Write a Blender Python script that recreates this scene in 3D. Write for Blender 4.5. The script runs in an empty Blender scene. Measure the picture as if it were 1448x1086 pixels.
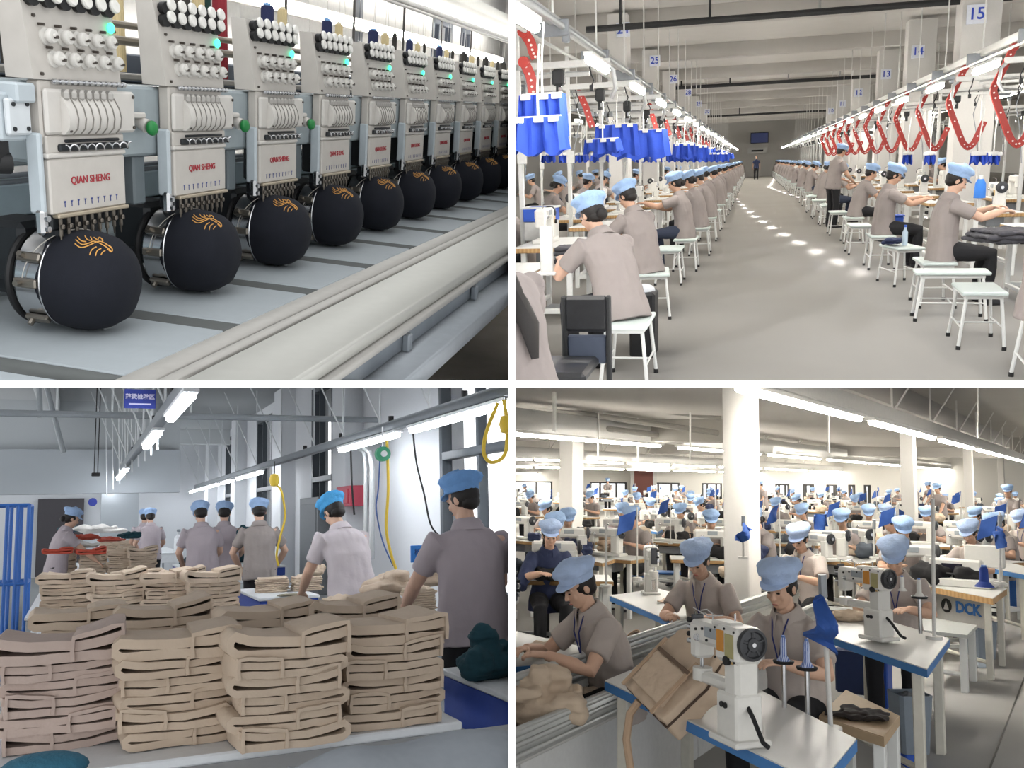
import bpy, bmesh, math, random
from mathutils import Vector, Matrix, noise
random.seed(7)
PI = math.pi
F = 1300.0; CX, CY = 724.0, 543.0
COL = bpy.context.scene.collection
SC = bpy.context.scene
def V(*a): return Vector(a if len(a) > 1 else a[0])
# ------------------------------------------------------------------ materials
def lin(h):
    if isinstance(h, str):
        h = h.lstrip('#'); c = [int(h[i:i+2], 16)/255 for i in (0, 2, 4)]
    else: c = h
    return [x/12.92 if x <= .04045 else ((x+.055)/1.055)**2.4 for x in c]
MATS = {}
def mat(name, col, rough=.6, metal=0, emit=0, noise_amt=.06, scale=30, bump=0, bscale=60, spec=.4, kind='noise', col2=None, coat=0):
    if name in MATS: return MATS[name]
    m = bpy.data.materials.new(name); m.use_nodes = True
    nt = m.node_tree; N = nt.nodes; L = nt.links
    b = N['Principled BSDF']; c = lin(col)
    b.inputs['Roughness'].default_value = rough; b.inputs['Metallic'].default_value = metal
    b.inputs['Specular IOR Level'].default_value = spec
    if coat: b.inputs['Coat Weight'].default_value = coat
    tc = N.new('ShaderNodeTexCoord')
    if emit:
        b.inputs['Emission Color'].default_value = (*c, 1); b.inputs['Emission Strength'].default_value = emit
        b.inputs['Base Color'].default_value = (*c, 1)
    else:
        if kind == 'brick': t = N.new('ShaderNodeTexBrick'); t.inputs['Scale'].default_value = scale; out = t.outputs['Fac']
        elif kind == 'wave':
            t = N.new('ShaderNodeTexWave'); t.inputs['Scale'].default_value = scale; t.inputs['Distortion'].default_value = 2; out = t.outputs['Fac']
        else:
            t = N.new('ShaderNodeTexNoise'); t.inputs['Scale'].default_value = scale; t.inputs['Detail'].default_value = 4; out = t.outputs['Fac']
        L.new(tc.outputs['Object'], t.inputs['Vector'])
        mx = N.new('ShaderNodeMix'); mx.data_type = 'RGBA'
        c2 = lin(col2) if col2 else [min(1, x*(1-2*noise_amt)) for x in c]
        c1 = c if col2 else [min(1, x*(1+noise_amt)) for x in c]
        mx.inputs['A'].default_value = (*c1, 1); mx.inputs['B'].default_value = (*c2, 1)
        L.new(out, mx.inputs['Factor']); L.new(mx.outputs['Result'], b.inputs['Base Color'])
    if bump:
        t2 = N.new('ShaderNodeTexNoise'); t2.inputs['Scale'].default_value = bscale; t2.inputs['Detail'].default_value = 3
        L.new(tc.outputs['Object'], t2.inputs['Vector'])
        bp = N.new('ShaderNodeBump'); bp.inputs['Strength'].default_value = bump; bp.inputs['Distance'].default_value = .02
        L.new(t2.outputs['Fac'], bp.inputs['Height']); L.new(bp.outputs['Normal'], b.inputs['Normal'])
    MATS[name] = m; return m
# ------------------------------------------------------------------ rooms: each hall has its own level frame, camera at its origin
class Room:
    def __init__(s, vp, qx, sx, sz):
        vx, vy = vp[0]-CX, CY-vp[1]
        b = -vy/(F+qx*vx/F); a = b*qx/F
        s.up = V(a, b, 1).normalized(); s.fw = V(vx, F, vy).normalized(); s.rt = s.fw.cross(s.up).normalized()
        s.R = Matrix((s.rt, s.fw, s.up)).transposed(); s.R4 = s.R.to_4x4(); s.RT = s.R.transposed()
        s.sx, s.sz = sx, sz; s.objs = []
    def ray(s, px, py): return s.RT @ V(px-CX, F, CY-py)
    def at_z(s, px, py, z): d = s.ray(px, py); return d*(z/d.z)
    def at_y(s, px, py, y): d = s.ray(px, py); return d*(y/d.y)
    def at_x(s, px, py, x): d = s.ray(px, py); return d*(x/d.x)
    def at_d(s, px, py, d_): return s.ray(px, py)*(d_/F)
    def px(s, p):
        w = s.R @ V(p); return (CX+F*w.x/w.y, CY-F*w.z/w.y)
RM = None
def use(r):
    global RM; RM = r
# ------------------------------------------------------------------ mesh builder
def frame_z(d):
    d = V(d).normalized(); a = V(0, 0, 1) if abs(d.z) < .95 else V(1, 0, 0)
    x = a.cross(d).normalized(); return Matrix((x, d.cross(x), d)).transposed()
def rotz(a): return Matrix.Rotation(a, 4, 'Z')
def xf(loc=(0, 0, 0), rz=0, rx=0, ry=0, s=1):
    m = Matrix.Translation(V(loc)) @ Matrix.Rotation(rz, 4, 'Z') @ Matrix.Rotation(rx, 4, 'X') @ Matrix.Rotation(ry, 4, 'Y')
    if s != 1: m = m @ Matrix.Diagonal((*((s, s, s) if not hasattr(s, '__len__') else s), 1))
    return m
class MB:
    def __init__(s, M=None): s.v = []; s.f = []; s.M = M or Matrix.Identity(4)
    def add(s, vs, fs, M=None):
        b = len(s.v); m = s.M @ M if M is not None else s.M
        s.v += [m @ V(p) for p in vs]; s.f += [[b+i for i in q] for q in fs]; return s
    def box(s, c, size, bev=0, M=None, taper=None):
        hx, hy, hz = [q/2 for q in size]; T = Matrix.Translation(V(c)); M = T if M is None else M @ T
        if not bev:
            tx, ty = taper or (1, 1)
            vs = [(x*(hx if z < 0 else hx*tx), y*(hy if z < 0 else hy*ty), z*hz) for z in (-1, 1) for y in (-1, 1) for x in (-1, 1)]
            return s.add(vs, [(0, 2, 3, 1), (4, 5, 7, 6), (0, 1, 5, 4), (2, 6, 7, 3), (0, 4, 6, 2), (1, 3, 7, 5)], M)
        bv = min(bev, hx*.9, hy*.9, hz*.9); vs = []; idx = {}
        for sx in (-1, 1):
            for sy in (-1, 1):
                for sz in (-1, 1):
                    for a in range(3):
                        p = [sx*(hx-bv), sy*(hy-bv), sz*(hz-bv)]; p[a] += (sx, sy, sz)[a]*bv
                        idx[sx, sy, sz, a] = len(vs); vs.append(p)
        fs = []
        for a in range(3):
            b_, c_ = (a+1) % 3, (a+2) % 3
            for sg in (-1, 1):
                q = []
                for u, w in ((-1, -1), (1, -1), (1, 1), (-1, 1)):
                    t = [0]*3; t[a] = sg; t[b_] = u; t[c_] = w; q.append(idx[(*t, a)])
                fs.append(q if sg > 0 else q[::-1])
            for u in (-1, 1):
                for w in (-1, 1):
                    q = []
                    t = [0]*3; t[b_] = u; t[c_] = w
                    t[a] = -1; q.append(idx[(*t, b_)]); q.append(idx[(*t, c_)])
                    t[a] = 1; q.append(idx[(*t, c_)]); q.append(idx[(*t, b_)])
                    fs.append(q)
        for sx in (-1, 1):
            for sy in (-1, 1):
                for sz in (-1, 1): fs.append([idx[sx, sy, sz, a] for a in range(3)])
        return s.add(vs, fs, M)
    def cyl(s, p0, p1, r0, r1=None, n=12, cap=True, M=None):
        p0, p1 = V(p0), V(p1); r1 = r0 if r1 is None else r1; Q = frame_z(p1-p0); vs = []
        for p, r in ((p0, r0), (p1, r1)):
            for i in range(n): a = 2*PI*i/n; vs.append(p + Q @ V(r*math.cos(a), r*math.sin(a), 0))
        fs = [(i, (i+1) % n, n+(i+1) % n, n+i) for i in range(n)]
        if cap: fs += [list(range(n))[::-1], list(range(n, 2*n))]
        return s.add(vs, fs, M)
    def tube(s, pts, r, n=8, M=None, closed=False):
        pts = [V(p) for p in pts]; vs = []; k = len(pts); prev = None
        for i, p in enumerate(pts):
            t = (pts[(i+1) % k]-pts[i-1]) if closed else (pts[min(i+1, k-1)]-pts[max(i-1, 0)])
            t.normalize()
            if prev is None: x = frame_z(t).col[0]
            else: x = (prev - t*prev.dot(t)).normalized()
            prev = x; y = t.cross(x); rr = r[i] if hasattr(r, '__len__') else r
            for j in range(n): a = 2*PI*j/n; vs.append(p + x*(rr*math.cos(a)) + y*(rr*math.sin(a)))
        fs = [(i*n+j, i*n+(j+1) % n, ((i+1) % k)*n+(j+1) % n, ((i+1) % k)*n+j) for i in range(k if closed else k-1) for j in range(n)]
        if not closed: fs += [list(range(n))[::-1], [(k-1)*n+j for j in range(n)]]
        return s.add(vs, fs, M)
    def loft(s, rings, M=None, cap=True):
        n = len(rings[0]); vs = [p for r in rings for p in r]
        fs = [(i*n+j, i*n+(j+1) % n, (i+1)*n+(j+1) % n, (i+1)*n+j) for i in range(len(rings)-1) for j in range(n)]
        if cap: fs += [list(range(n))[::-1], [(len(rings)-1)*n+j for j in range(n)]]
        return s.add(vs, fs, M)
    def lathe(s, prof, c=(0, 0, 0), axis=(0, 0, 1), n=20, M=None, sx=1, sy=1):
        Q = frame_z(axis) if tuple(axis) != (0, 0, 1) else Matrix.Identity(3)
        rings = [[V(c) + Q @ V(max(r, 1e-4)*sx*math.cos(2*PI*j/n), max(r, 1e-4)*sy*math.sin(2*PI*j/n), z) for j in range(n)] for r, z in prof]
        return s.loft(rings, M)
    def ell(s, c, r, M=None, n=16, m=10):
        rings = []
        for i in range(m+1):
            t = -PI/2+PI*i/m; q = max(math.cos(t), .02)
            rings.append([V(c)+V(r[0]*q*math.cos(2*PI*j/n), r[1]*q*math.sin(2*PI*j/n), r[2]*math.sin(t)) for j in range(n)])
        return s.loft(rings, M)
    def prism(s, poly, depth, M=None):   # polygon in local XY, extruded along Z both ways
        n = len(poly); h = depth/2
        vs = [(x, y, -h) for x, y in poly]+[(x, y, h) for x, y in poly]
        fs = [list(range(n))[::-1], list(range(n, 2*n))]+[(i, (i+1) % n, n+(i+1) % n, n+i) for i in range(n)]
        return s.add(vs, fs, M)
    def sheet(s, g, th=.004, M=None):    # grid of points with thickness
        R_, C_ = len(g), len(g[0]); P = [[V(p) for p in r] for r in g]; top = []; bot = []
        for i in range(R_):
            for j in range(C_):
                du = P[min(i+1, R_-1)][j]-P[max(i-1, 0)][j]; dv = P[i][min(j+1, C_-1)]-P[i][max(j-1, 0)]
                nn = du.cross(dv); nn = nn.normalized() if nn.length > 1e-9 else V(0, 0, 1)
                top.append(P[i][j]+nn*th/2); bot.append(P[i][j]-nn*th/2)
        K = R_*C_; fs = []
        for i in range(R_-1):
            for j in range(C_-1):
                a, b, c, d = i*C_+j, i*C_+j+1, (i+1)*C_+j+1, (i+1)*C_+j
                fs += [(a, d, c, b), (K+a, K+b, K+c, K+d)]
        edge = [j for j in range(C_)]+[i*C_+C_-1 for i in range(1, R_)]+[(R_-1)*C_+j for j in range(C_-2, -1, -1)]+[i*C_ for i in range(R_-2, 0, -1)]
        for q in range(len(edge)): a, b = edge[q], edge[(q+1) % len(edge)]; fs.append((a, b, K+b, K+a))
        return s.add(top+bot, fs, M)
    def mesh(s, name, m, ang=35):
        me = bpy.data.meshes.new(name); me.from_pydata(s.v, [], s.f); me.validate()
        bm = bmesh.new(); bm.from_mesh(me); bmesh.ops.recalc_face_normals(bm, faces=bm.faces); bm.to_mesh(me); bm.free()
        if m: me.materials.append(m)
        me.polygons.foreach_set('use_smooth', [True]*len(me.polygons)); me.set_sharp_from_angle(angle=math.radians(ang)); return me
    def build(s, name, m, parent=None, ang=35, M=None):
        return link(name, s.mesh(name, m, ang), parent, M)
def link(name, me, parent=None, M=None):
    o = bpy.data.objects.new(name, me); COL.objects.link(o)
    if parent is not None: o.parent = parent
    if M is not None: o.matrix_local = M
    if parent is None: RM.objs.append(o)
    return o
def tag(o, label=None, cat=None, group=None, kind=None):
    if label: o['label'] = label
    if cat: o['category'] = cat
    if group: o['group'] = group
    if kind: o['kind'] = kind
    return o
def thing(name, label, cat, loc=(0, 0, 0), rz=0, group=None, s=1):
    o = bpy.data.objects.new(name, None); COL.objects.link(o); o.empty_display_size = .1
    o.matrix_world = RM.R4 @ xf(loc, rz, s=s); RM.objs.append(o); return tag(o, label, cat, group)
def solo(mb, name, m, label, cat, loc=(0, 0, 0), rz=0, group=None, kind=None, ang=35, s=1):
    o = mb.build(name, m, None, ang); o.matrix_world = RM.R4 @ xf(loc, rz, s=s); return tag(o, label, cat, group, kind)
def struct(mb, name, m, ang=35):
    o = mb.build(name, m, None, ang); o.matrix_world = RM.R4; o['kind'] = 'structure'; return o
KIDS = {}
def kids(o): return [c for c in o.children]
def dup(root, loc, rz=0, label=None, group=None, s=1, rx=0, ry=0):
    def cp(o, par):
        c = o.copy(); COL.objects.link(c)
        if par is not None: c.parent = par
        for k in o.children: cp(k, c)
        return c
    r = cp(root, None); r.matrix_world = RM.R4 @ xf(loc, rz, rx, ry, s)
    if label: r['label'] = label
    if group: r['group'] = group
    RM.objs.append(r); return r
def kill(o):
    for c in list(o.children): kill(c)
    for r in ROOMS:
        if o in r.objs: r.objs.remove(o)
    bpy.data.objects.remove(o)
ROOMS = []
ORD = 'first second third fourth fifth sixth seventh eighth ninth tenth eleventh twelfth thirteenth fourteenth fifteenth sixteenth seventeenth eighteenth nineteenth twentieth'.split()
ORD += ['twenty-'+w for w in ORD[:9]]+['thirtieth']+['thirty-'+w for w in ORD[:9]]+['fortieth']+['forty-'+w for w in ORD[:9]]+['fiftieth']+['fifty-'+w for w in ORD[:9]]
TSC = bpy.data.scenes.new('workbench')
def tdg():
    with bpy.context.temp_override(scene=TSC, view_layer=TSC.view_layers[0]):
        dg = bpy.context.evaluated_depsgraph_get(); dg.update(); return dg
def text_mb(txt, size, depth=.0015, res=2, bold=0, cond=1):
    cu = bpy.data.curves.new('t', 'FONT'); cu.body = txt; cu.size = size; cu.extrude = depth; cu.align_x = 'CENTER'; cu.align_y = 'CENTER'; cu.resolution_u = res; cu.offset = bold
    o = bpy.data.objects.new('t', cu); TSC.collection.objects.link(o); dg = tdg()
    me = o.evaluated_get(dg).to_mesh(); m = MB(); m.v = [V(v.co.x*cond, v.co.y, v.co.z) for v in me.vertices]; m.f = [list(p.vertices) for p in me.polygons]
    o.evaluated_get(dg).to_mesh_clear(); bpy.data.objects.remove(o); bpy.data.curves.remove(cu); return m
def place_mb(src, M):
    d = MB(); d.v = [M @ p for p in src.v]; d.f = src.f; return d
def basis(o, x, y, z):
    m = Matrix((V(x).normalized(), V(y).normalized(), V(z).normalized())).transposed().to_4x4(); m.translation = V(o); return m
def lerp(a, b, t): return a+(b-a)*t
def remesh(mb, vox, name, m, smooth=3, disp=None, ang=180):
    me = bpy.data.meshes.new('tmp'); me.from_pydata(mb.v, [], mb.f)
    bm = bmesh.new(); bm.from_mesh(me); bmesh.ops.recalc_face_normals(bm, faces=bm.faces); bm.to_mesh(me); bm.free()
    o = bpy.data.objects.new('tmp', me); TSC.collection.objects.link(o)
    r = o.modifiers.new('r', 'REMESH'); r.mode = 'VOXEL'; r.voxel_size = vox
    if smooth:
        k = o.modifiers.new('s', 'SMOOTH'); k.iterations = smooth; k.factor = .5
    dg = tdg()
    out = bpy.data.meshes.new_from_object(o.evaluated_get(dg)); out.name = name
    bpy.data.objects.remove(o); bpy.data.meshes.remove(me)
    if disp:
        nn = [v.normal.copy() for v in out.vertices]; cs = [v.co.copy() for v in out.vertices]; fl = []
        for c, n in zip(cs, nn): fl.extend(c+n*disp(c))
        out.vertices.foreach_set('co', fl)
    out.materials.clear(); out.materials.append(m)
    out.polygons.foreach_set('use_smooth', [True]*len(out.polygons)); return out
def glass_mat():
    m = bpy.data.materials.new('window_glass'); m.use_nodes = True; nt = m.node_tree; N = nt.nodes; N.remove(N['Principled BSDF'])
    t = N.new('ShaderNodeBsdfTransparent'); g = N.new('ShaderNodeBsdfGlossy'); g.inputs['Roughness'].default_value = .05; x = N.new('ShaderNodeMixShader'); x.inputs[0].default_value = .06
    nt.links.new(t.outputs[0], x.inputs[1]); nt.links.new(g.outputs[0], x.inputs[2]); nt.links.new(x.outputs[0], N['Material Output'].inputs[0]); MATS['glass'] = m; return m
GLASS = glass_mat()
# ------------------------------------------------------------------ people
SKIN = mat('skin', '#bf9880', .55, noise_amt=.05, scale=20); SKIN2 = mat('skin_pale', '#cda791', .55, noise_amt=.05, scale=20)
SHIRT = mat('polo_grey', '#8f8683', .85, noise_amt=.05, scale=8, bump=.25, bscale=14); TROUS = mat('trousers_black', '#1c1c1f', .85, bump=.2, bscale=20)
JEANS = mat('jeans_blue', '#343c4e', .85); CAPM = mat('cap_blue', '#9ab6dc', .8, noise_amt=.07, scale=25, bump=.4, bscale=45); HAIR = mat('hair_black', '#1a1513', .55, noise_amt=.2, scale=80)
CORD = mat('lanyard_blue', '#28306a', .7); SHOE = mat('shoe_dark', '#26262a', .6); EYE = mat('eye_dark', '#1d1714', .4); LIP = mat('lip', '#a8635a', .5)
NAVY = mat('jacket_navy', '#27304f', .8, bump=.2, bscale=14); TEAL = mat('shirt_teal', '#3a5560', .8)
def limb(mb, pts, rad, side=V(1, 0, 0), n=14):
    pts = [V(p) for p in pts]; rings = []
    for i, p in enumerate(pts):
        t = (pts[min(i+1, len(pts)-1)]-pts[max(i-1, 0)]).normalized()
        s_ = side-t*side.dot(t); s_ = s_.normalized() if s_.length > 1e-4 else frame_z(t).col[0].copy()
        f_ = t.cross(s_); a, b = rad[i] if hasattr(rad[i], '__len__') else (rad[i], rad[i])
        rings.append([p+s_*(a*math.cos(2*PI*j/n))+f_*(b*math.sin(2*PI*j/n)) for j in range(n)])
    mb.loft(rings)
def ik(a, b, l1, l2, pole):
    d = b-a; L = min(d.length, (l1+l2)*.999); d.normalize(); b = a+d*L
    x = (l1*l1-l2*l2+L*L)/(2*L); h = math.sqrt(max(l1*l1-x*x, 0)); p = pole-d*pole.dot(d); p.normalize()
    return a+d*x+p*h, b
def hand(mb, w, d, up, sgn, curl=.5):
    d = d.normalized(); s_ = d.cross(up).normalized(); n_ = s_.cross(d).normalized()   # s_: across the palm, n_: back of hand
    limb(mb, [w-d*.02, w+d*.02, w+d*.06, w+d*.085], [(.024, .018), (.032, .017), (.041, .015), (.04, .012)], s_)
    for i, ln in enumerate((.066, .075, .07, .055)):
        o = (-.033+.022*i)*sgn; p = w+d*.082+s_*o; q = [p-d*.02]
        a = 0; dd = d
        for k in range(3):
            a += curl*(.35+.25*k); p = p+(d*math.cos(a)-n_*math.sin(a)+s_*o*.8)*ln*(.42, .33, .25)[k]; q.append(p)
        limb(mb, [w+d*.07+s_*o]+q[1:], [.0098, .0092, .0085, .006], s_, 8)
    p0 = w+d*.025-s_*.028*sgn; p1 = p0+(d*.6-s_*.7*sgn-n_*.35)*.035; p2 = p1+(d*.9-s_*.25*sgn-n_*.3)*.03; p3 = p2+(d-n_*.3)*.022
    limb(mb, [p0, p1, p2, p3], [.014, .012, .0105, .007], n_, 8)
def head_parts(mb, H, n=16):
    mb.ell((0, -.012, .024), (.074, .092, .086), H, n, 10); mb.ell((0, .026, -.03), (.06, .064, .085), H, n, 10); mb.ell((0, .036, -.082), (.042, .045, .034), H, n, 8)
    mb.ell((0, .022, -.055), (.056, .05, .05), H, n, 8)
    limb_pts = [(0, .084, .006), (0, .096, -.012), (0, .106, -.03), (0, .088, -.038)]
    m = MB(); limb(m, limb_pts, [(.007, .006), (.009, .008), (.014, .01), (.011, .006)], V(1, 0, 0), 8); mb.add(m.v, m.f, H)
    for s_ in (-1, 1):
        mb.ell((s_*.074, -.008, -.014), (.01, .02, .03), H, 10, 8); mb.ell((s_*.03, .076, .016), (.022, .012, .008), H, 10, 6); mb.ell((s_*.036, .068, -.03), (.02, .016, .018), H, 10, 6)
    mb.ell((0, .082, -.066), (.02, .012, .009), H, 10, 6)
PCACHE = {}
def person_meshes(key, pose='sit', seat=.46, lean=.25, curl=.2, hp=.5, hy=0, hr=0, lh=(-.12, .45, .82), rh=(.12, .45, .82), vox=.006, sex='m', w=1.0, shirt=None, legs=None, hair='short', cap=True, lanyard=False, skin=None, knee=.43, stride=0, fingers=True, sleeve=.68, face=True, twist=0, pole=(.8, -.5, -.6), neckl=1.0, capm=None, hcurl=.6, hscale=1.0):
    if key in PCACHE: return PCACHE[key]
    X = V(1, 0, 0); hz = seat+.085 if pose == 'sit' else .93
    P = V(0, 0, hz); s1 = V(0, math.sin(lean), math.cos(lean)); s2 = V(0, math.sin(lean+curl), math.cos(lean+curl)); s3 = V(0, math.sin(lean+curl*1.6), math.cos(lean+curl*1.6))
    W1 = P+s1*.14; W2 = P+s1*.27; C = W2+s2*.12; NB = C+s2*.12
    tw = Matrix.Rotation(twist, 3, 'Z'); SX = tw @ X
    nk = V(0, math.sin(lean*.6+curl+hp*.25), math.cos(lean*.6+curl+hp*.25)); NT = NB+nk*.09*neckl; HC = NT+nk*.065+V(0, .012, .02)
    H = Matrix.Translation(HC) @ Matrix.Rotation(-hy, 4, 'Z') @ Matrix.Rotation(-hp, 4, 'X') @ Matrix.Rotation(hr, 4, 'Y')
    if hscale != 1: H = H @ Matrix.Diagonal((hscale, hscale, hscale, 1))
    body = MB(); sh = MB(); tr = MB()
    limb(body, [P-s1*.1, P, W1, W2, C, NB-s2*.01, NB+s2*.02], [(.1, .09), (.155*w, .11), (.13*w, .095), (.145*w, .105), (.16*w, .1), (.11, .07), (.055, .055)], SX)
    limb(body, [NB-s2*.05, NB+nk*.02, NT, HC-V(0, 0, .02)], [.06, .052, .05, .05], X)
    head_parts(body, H)
    limb(sh, [P-s1*.12, P-s1*.02, W1, W2, C-s2*.01, C+s2*.055, NB-s2*.015, NB+s2*.008], [(.2*w, .152), (.197*w, .148), (.172*w, .132), (.178*w, .132), (.185*w, .125), (.178*w, .105), (.132*w, .092), (.074, .07)], SX, 20)
    limb(sh, [NB-s2*.02, NB+s2*.012+nk*.012, NB+nk*.04], [(.082, .078), (.073, .07), (.064, .062)], X)
    joints = []
    for sg, tgt in ((-1, lh), (1, rh)):
        S_ = C+s2*.055+SX*(.165*w*sg); el, wr = ik(S_, V(tgt), .285, .255, V(pole[0]*sg, pole[1], pole[2])); joints.append((S_, el, wr))
        limb(body, [S_-SX*sg*.04, S_, lerp(S_, el, .5), el, lerp(el, wr, .35), wr], [.05, .054, .048, .041, .042, .028], X)
        d = (wr-el).normalized(); tip = V(0, .35*hcurl, -.25*hcurl)
        if fingers: hand(body, wr, (d+tip).normalized(), V(0, .2, 1), sg, hcurl)
        else: limb(body, [wr, wr+d*.06, wr+d*.12, wr+d*.16], [.027, (.04, .02), (.04, .018), (.025, .012)], X)
        q = lerp(S_, el, sleeve); limb(sh, [S_-SX*sg*.07-s2*.01, S_-s2*.002, lerp(S_, el, .35), q, q+(el-S_).normalized()*.004], [.07, .077, .07, .068, .066], X)
    knees = []
    for sg in (-1, 1):
        hpnt = P+X*.085*sg*w
        if pose == 'sit': kn = V(.13*sg, knee, seat+.045); an = V(.12*sg, knee-.04, .085)
        else: kn = V(.1*sg, .03+stride*sg*.12, .5); an = V(.1*sg, -.01+stride*sg*.22, .085)
        limb(body, [hpnt, lerp(hpnt, kn, .5), kn, lerp(kn, an, .35), an], [.07, .06, .045, .045, .03], X)
        limb(tr, [hpnt+V(0, -.03, .02), lerp(hpnt, kn, .25), lerp(hpnt, kn, .6), kn, lerp(kn, an, .3), an-V(0, 0, .03)], [.1, .097, .085, .07, .068, .06], X)
        limb(body, [an, an+V(0, .02, -.04), an+V(0, .1, -.055)], [.03, .03, .025], X); knees.append((kn, an))
    limb(tr, [P-V(0, 0, .075), P, P+s1*.1], [(.15*w, .12), (.172*w, .128), (.155*w, .115)], X)
    out = {}
    wr_n = lambda amp, f: (lambda co: amp*noise.noise(co*f)+amp*.6*noise.noise(V(co.x*f*2.2, co.y*f*2.2, co.z*f*.9)))
    out['body'] = remesh(body, vox, 'body_'+key, skin or SKIN, 2)
    out['shirt'] = remesh(sh, max(vox*1.3, .009), 'shirt_'+key, shirt or SHIRT, 4, wr_n(.009, 9))
    out['trousers'] = remesh(tr, max(vox*1.5, .011), 'trousers_'+key, legs or TROUS, 3, wr_n(.006, 9))
    m = MB(); out['shoe'] = []
    for kn, an in knees:
        m = MB(); limb(m, [an+V(0, -.045, -.045), an+V(0, 0, -.035), an+V(0, .09, -.05), an+V(0, .17, -.06), an+V(0, .185, -.065)], [(.03, .025), (.038, .05), (.042, .035), (.04, .022), (.02, .012)], X); out['shoe'].append(m.mesh('shoe_'+key, SHOE))
    hm = MB()
    if hair: hm.ell((0, -.024, .012), (.0835, .09, .088), H, 16, 10)
    if hair in ('short', 'long', 'bun'): hm.ell((0, -.045, -.035), (.068, .055, .05), H, 14, 8)
    if hair == 'bun': hm.ell((0, -.105, -.045), (.042, .04, .045), H, 14, 8)
    if hair == 'long':
        q = HC+V(0, -.1, -.06); limb(hm, [HC+V(0, -.06, 0), q, NB+V(0, -.12, -.05), W2+V(0, -.16, .02), W1+V(0, -.17, 0)], [(.06, .05), (.062, .045), (.07, .03), (.055, .022), (.02, .01)], X)
    out['hair'] = hm.mesh('hair_'+key, HAIR) if hm.v else None
    if cap:
        m = MB(); rg = []
        for rr, z, am in ((.089, .022, 0), (.094, .028, .01), (.096, .055, .012), (.1, .062, .02), (.112, .075, .05), (.12, .095, .05), (.112, .116, .04), (.086, .132, .035), (.045, .142, .025), (.004, .145, 0)):
            rg.append([V(rr*(1+am*math.sin(11*t+z*60)+am*.7*math.sin(5*t+1.3))*math.cos(t), -.014+rr*1.1*(1+am*math.sin(11*t+z*60)+am*.7*math.sin(5*t+1.3))*math.sin(t)-(z-.05)*.25, z+.012+.016*math.sin(t)+am*.15*math.cos(3*t)) for t in [2*PI*j/36 for j in range(36)]])
        m.loft(rg, H); out['cap'] = m.mesh('cap_'+key, capm or CAPM, 60)
        m = MB(); g = []
        for i in range(4):
            u = i/3; g.append([V(.083*math.sin(t)*(1+.1*u), .088*math.cos(t)+.045*u*math.cos(t)**.7, .052-.016*u*math.cos(t)) for t in [lerp(-1.2, 1.2, j/10) for j in range(11)]])
        m.sheet(g, .006, H); out['visor'] = m.mesh('visor_'+key, capm or CAPM, 60)
    if face:
        out['eye'] = []; out['eyebrow'] = []
        for sg in (-1, 1):
            m = MB(); m.ell((sg*.029, .0835, -.001), (.0125, .006, .0045), H, 10, 6); out['eye'].append(m.mesh('eye_'+key, EYE))
            m = MB(); limb(m, [(sg*.012, .09, .02), (sg*.03, .088, .025), (sg*.047, .078, .02)], [.003, .0035, .002], V(0, 0, 1), 6); k_ = MB(); k_.add(m.v, m.f, H); out['eyebrow'].append(k_.mesh('eyebrow_'+key, HAIR))
        m = MB(); m.ell((0, .0905, -.066), (.019, .006, .0045), H, 10, 6); out['lips'] = m.mesh('lips_'+key, LIP)
    if face:
        fw_ = SX.cross(s2)*-1; m = MB(); g = []
        for k, (rx, ry, dz, of) in enumerate(((.064, .062, .05, .004), (.076, .074, .046, .002), (.1, .093, .0, 0), (.106, .098, -.014, 0))):
            g.append([NB+s2*dz*.6+nk*dz*.5+V(0, of, 0)+SX*(rx*math.sin(t))+fw_*(ry*math.cos(t))-V(0, 0, .02*max(0, math.cos(t))) for t in [lerp(.28, 2*PI-.28, j/22) for j in range(23)]])
        m.sheet(g, .006); out['collar'] = m.mesh('collar_'+key, shirt or SHIRT, 60)
    if lanyard:
        m = MB(); fw = SX.cross(s2)*-1
        for sg in (-1, 1): m.tube([NB-V(0, .07, -.02)+X*.0, NB+X*.062*sg-V(0, .01, -.03), NB+X*.05*sg+V(0, .075, -.005), C+V(0, .145, .01)+X*.03*sg, W2+V(0, .165, -.02)], .0045, 6)
        out['lanyard'] = m.mesh('lanyard_'+key, CORD)
    out['info'] = dict(HC=HC, joints=joints, NB=NB); PCACHE[key] = out; return out
def person(key, label, loc, rz=0, group=None, s=1, cat='person', **kw):
    d = person_meshes(key, **kw)
    o = link('person', d['body'], None); o.matrix_world = RM.R4 @ xf(loc, rz, s=s); tag(o, label, cat, group)
    for k in ('shirt', 'collar', 'trousers', 'hair', 'lanyard', 'lips'):
        if d.get(k): link(k, d[k], o)
    for k in ('shoe', 'eye', 'eyebrow'):
        for me in d.get(k, ()): link(k, me, o)
    if 'cap' in d:
        c = link('cap', d['cap'], o); link('visor', d['visor'], c)
    return o
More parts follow.
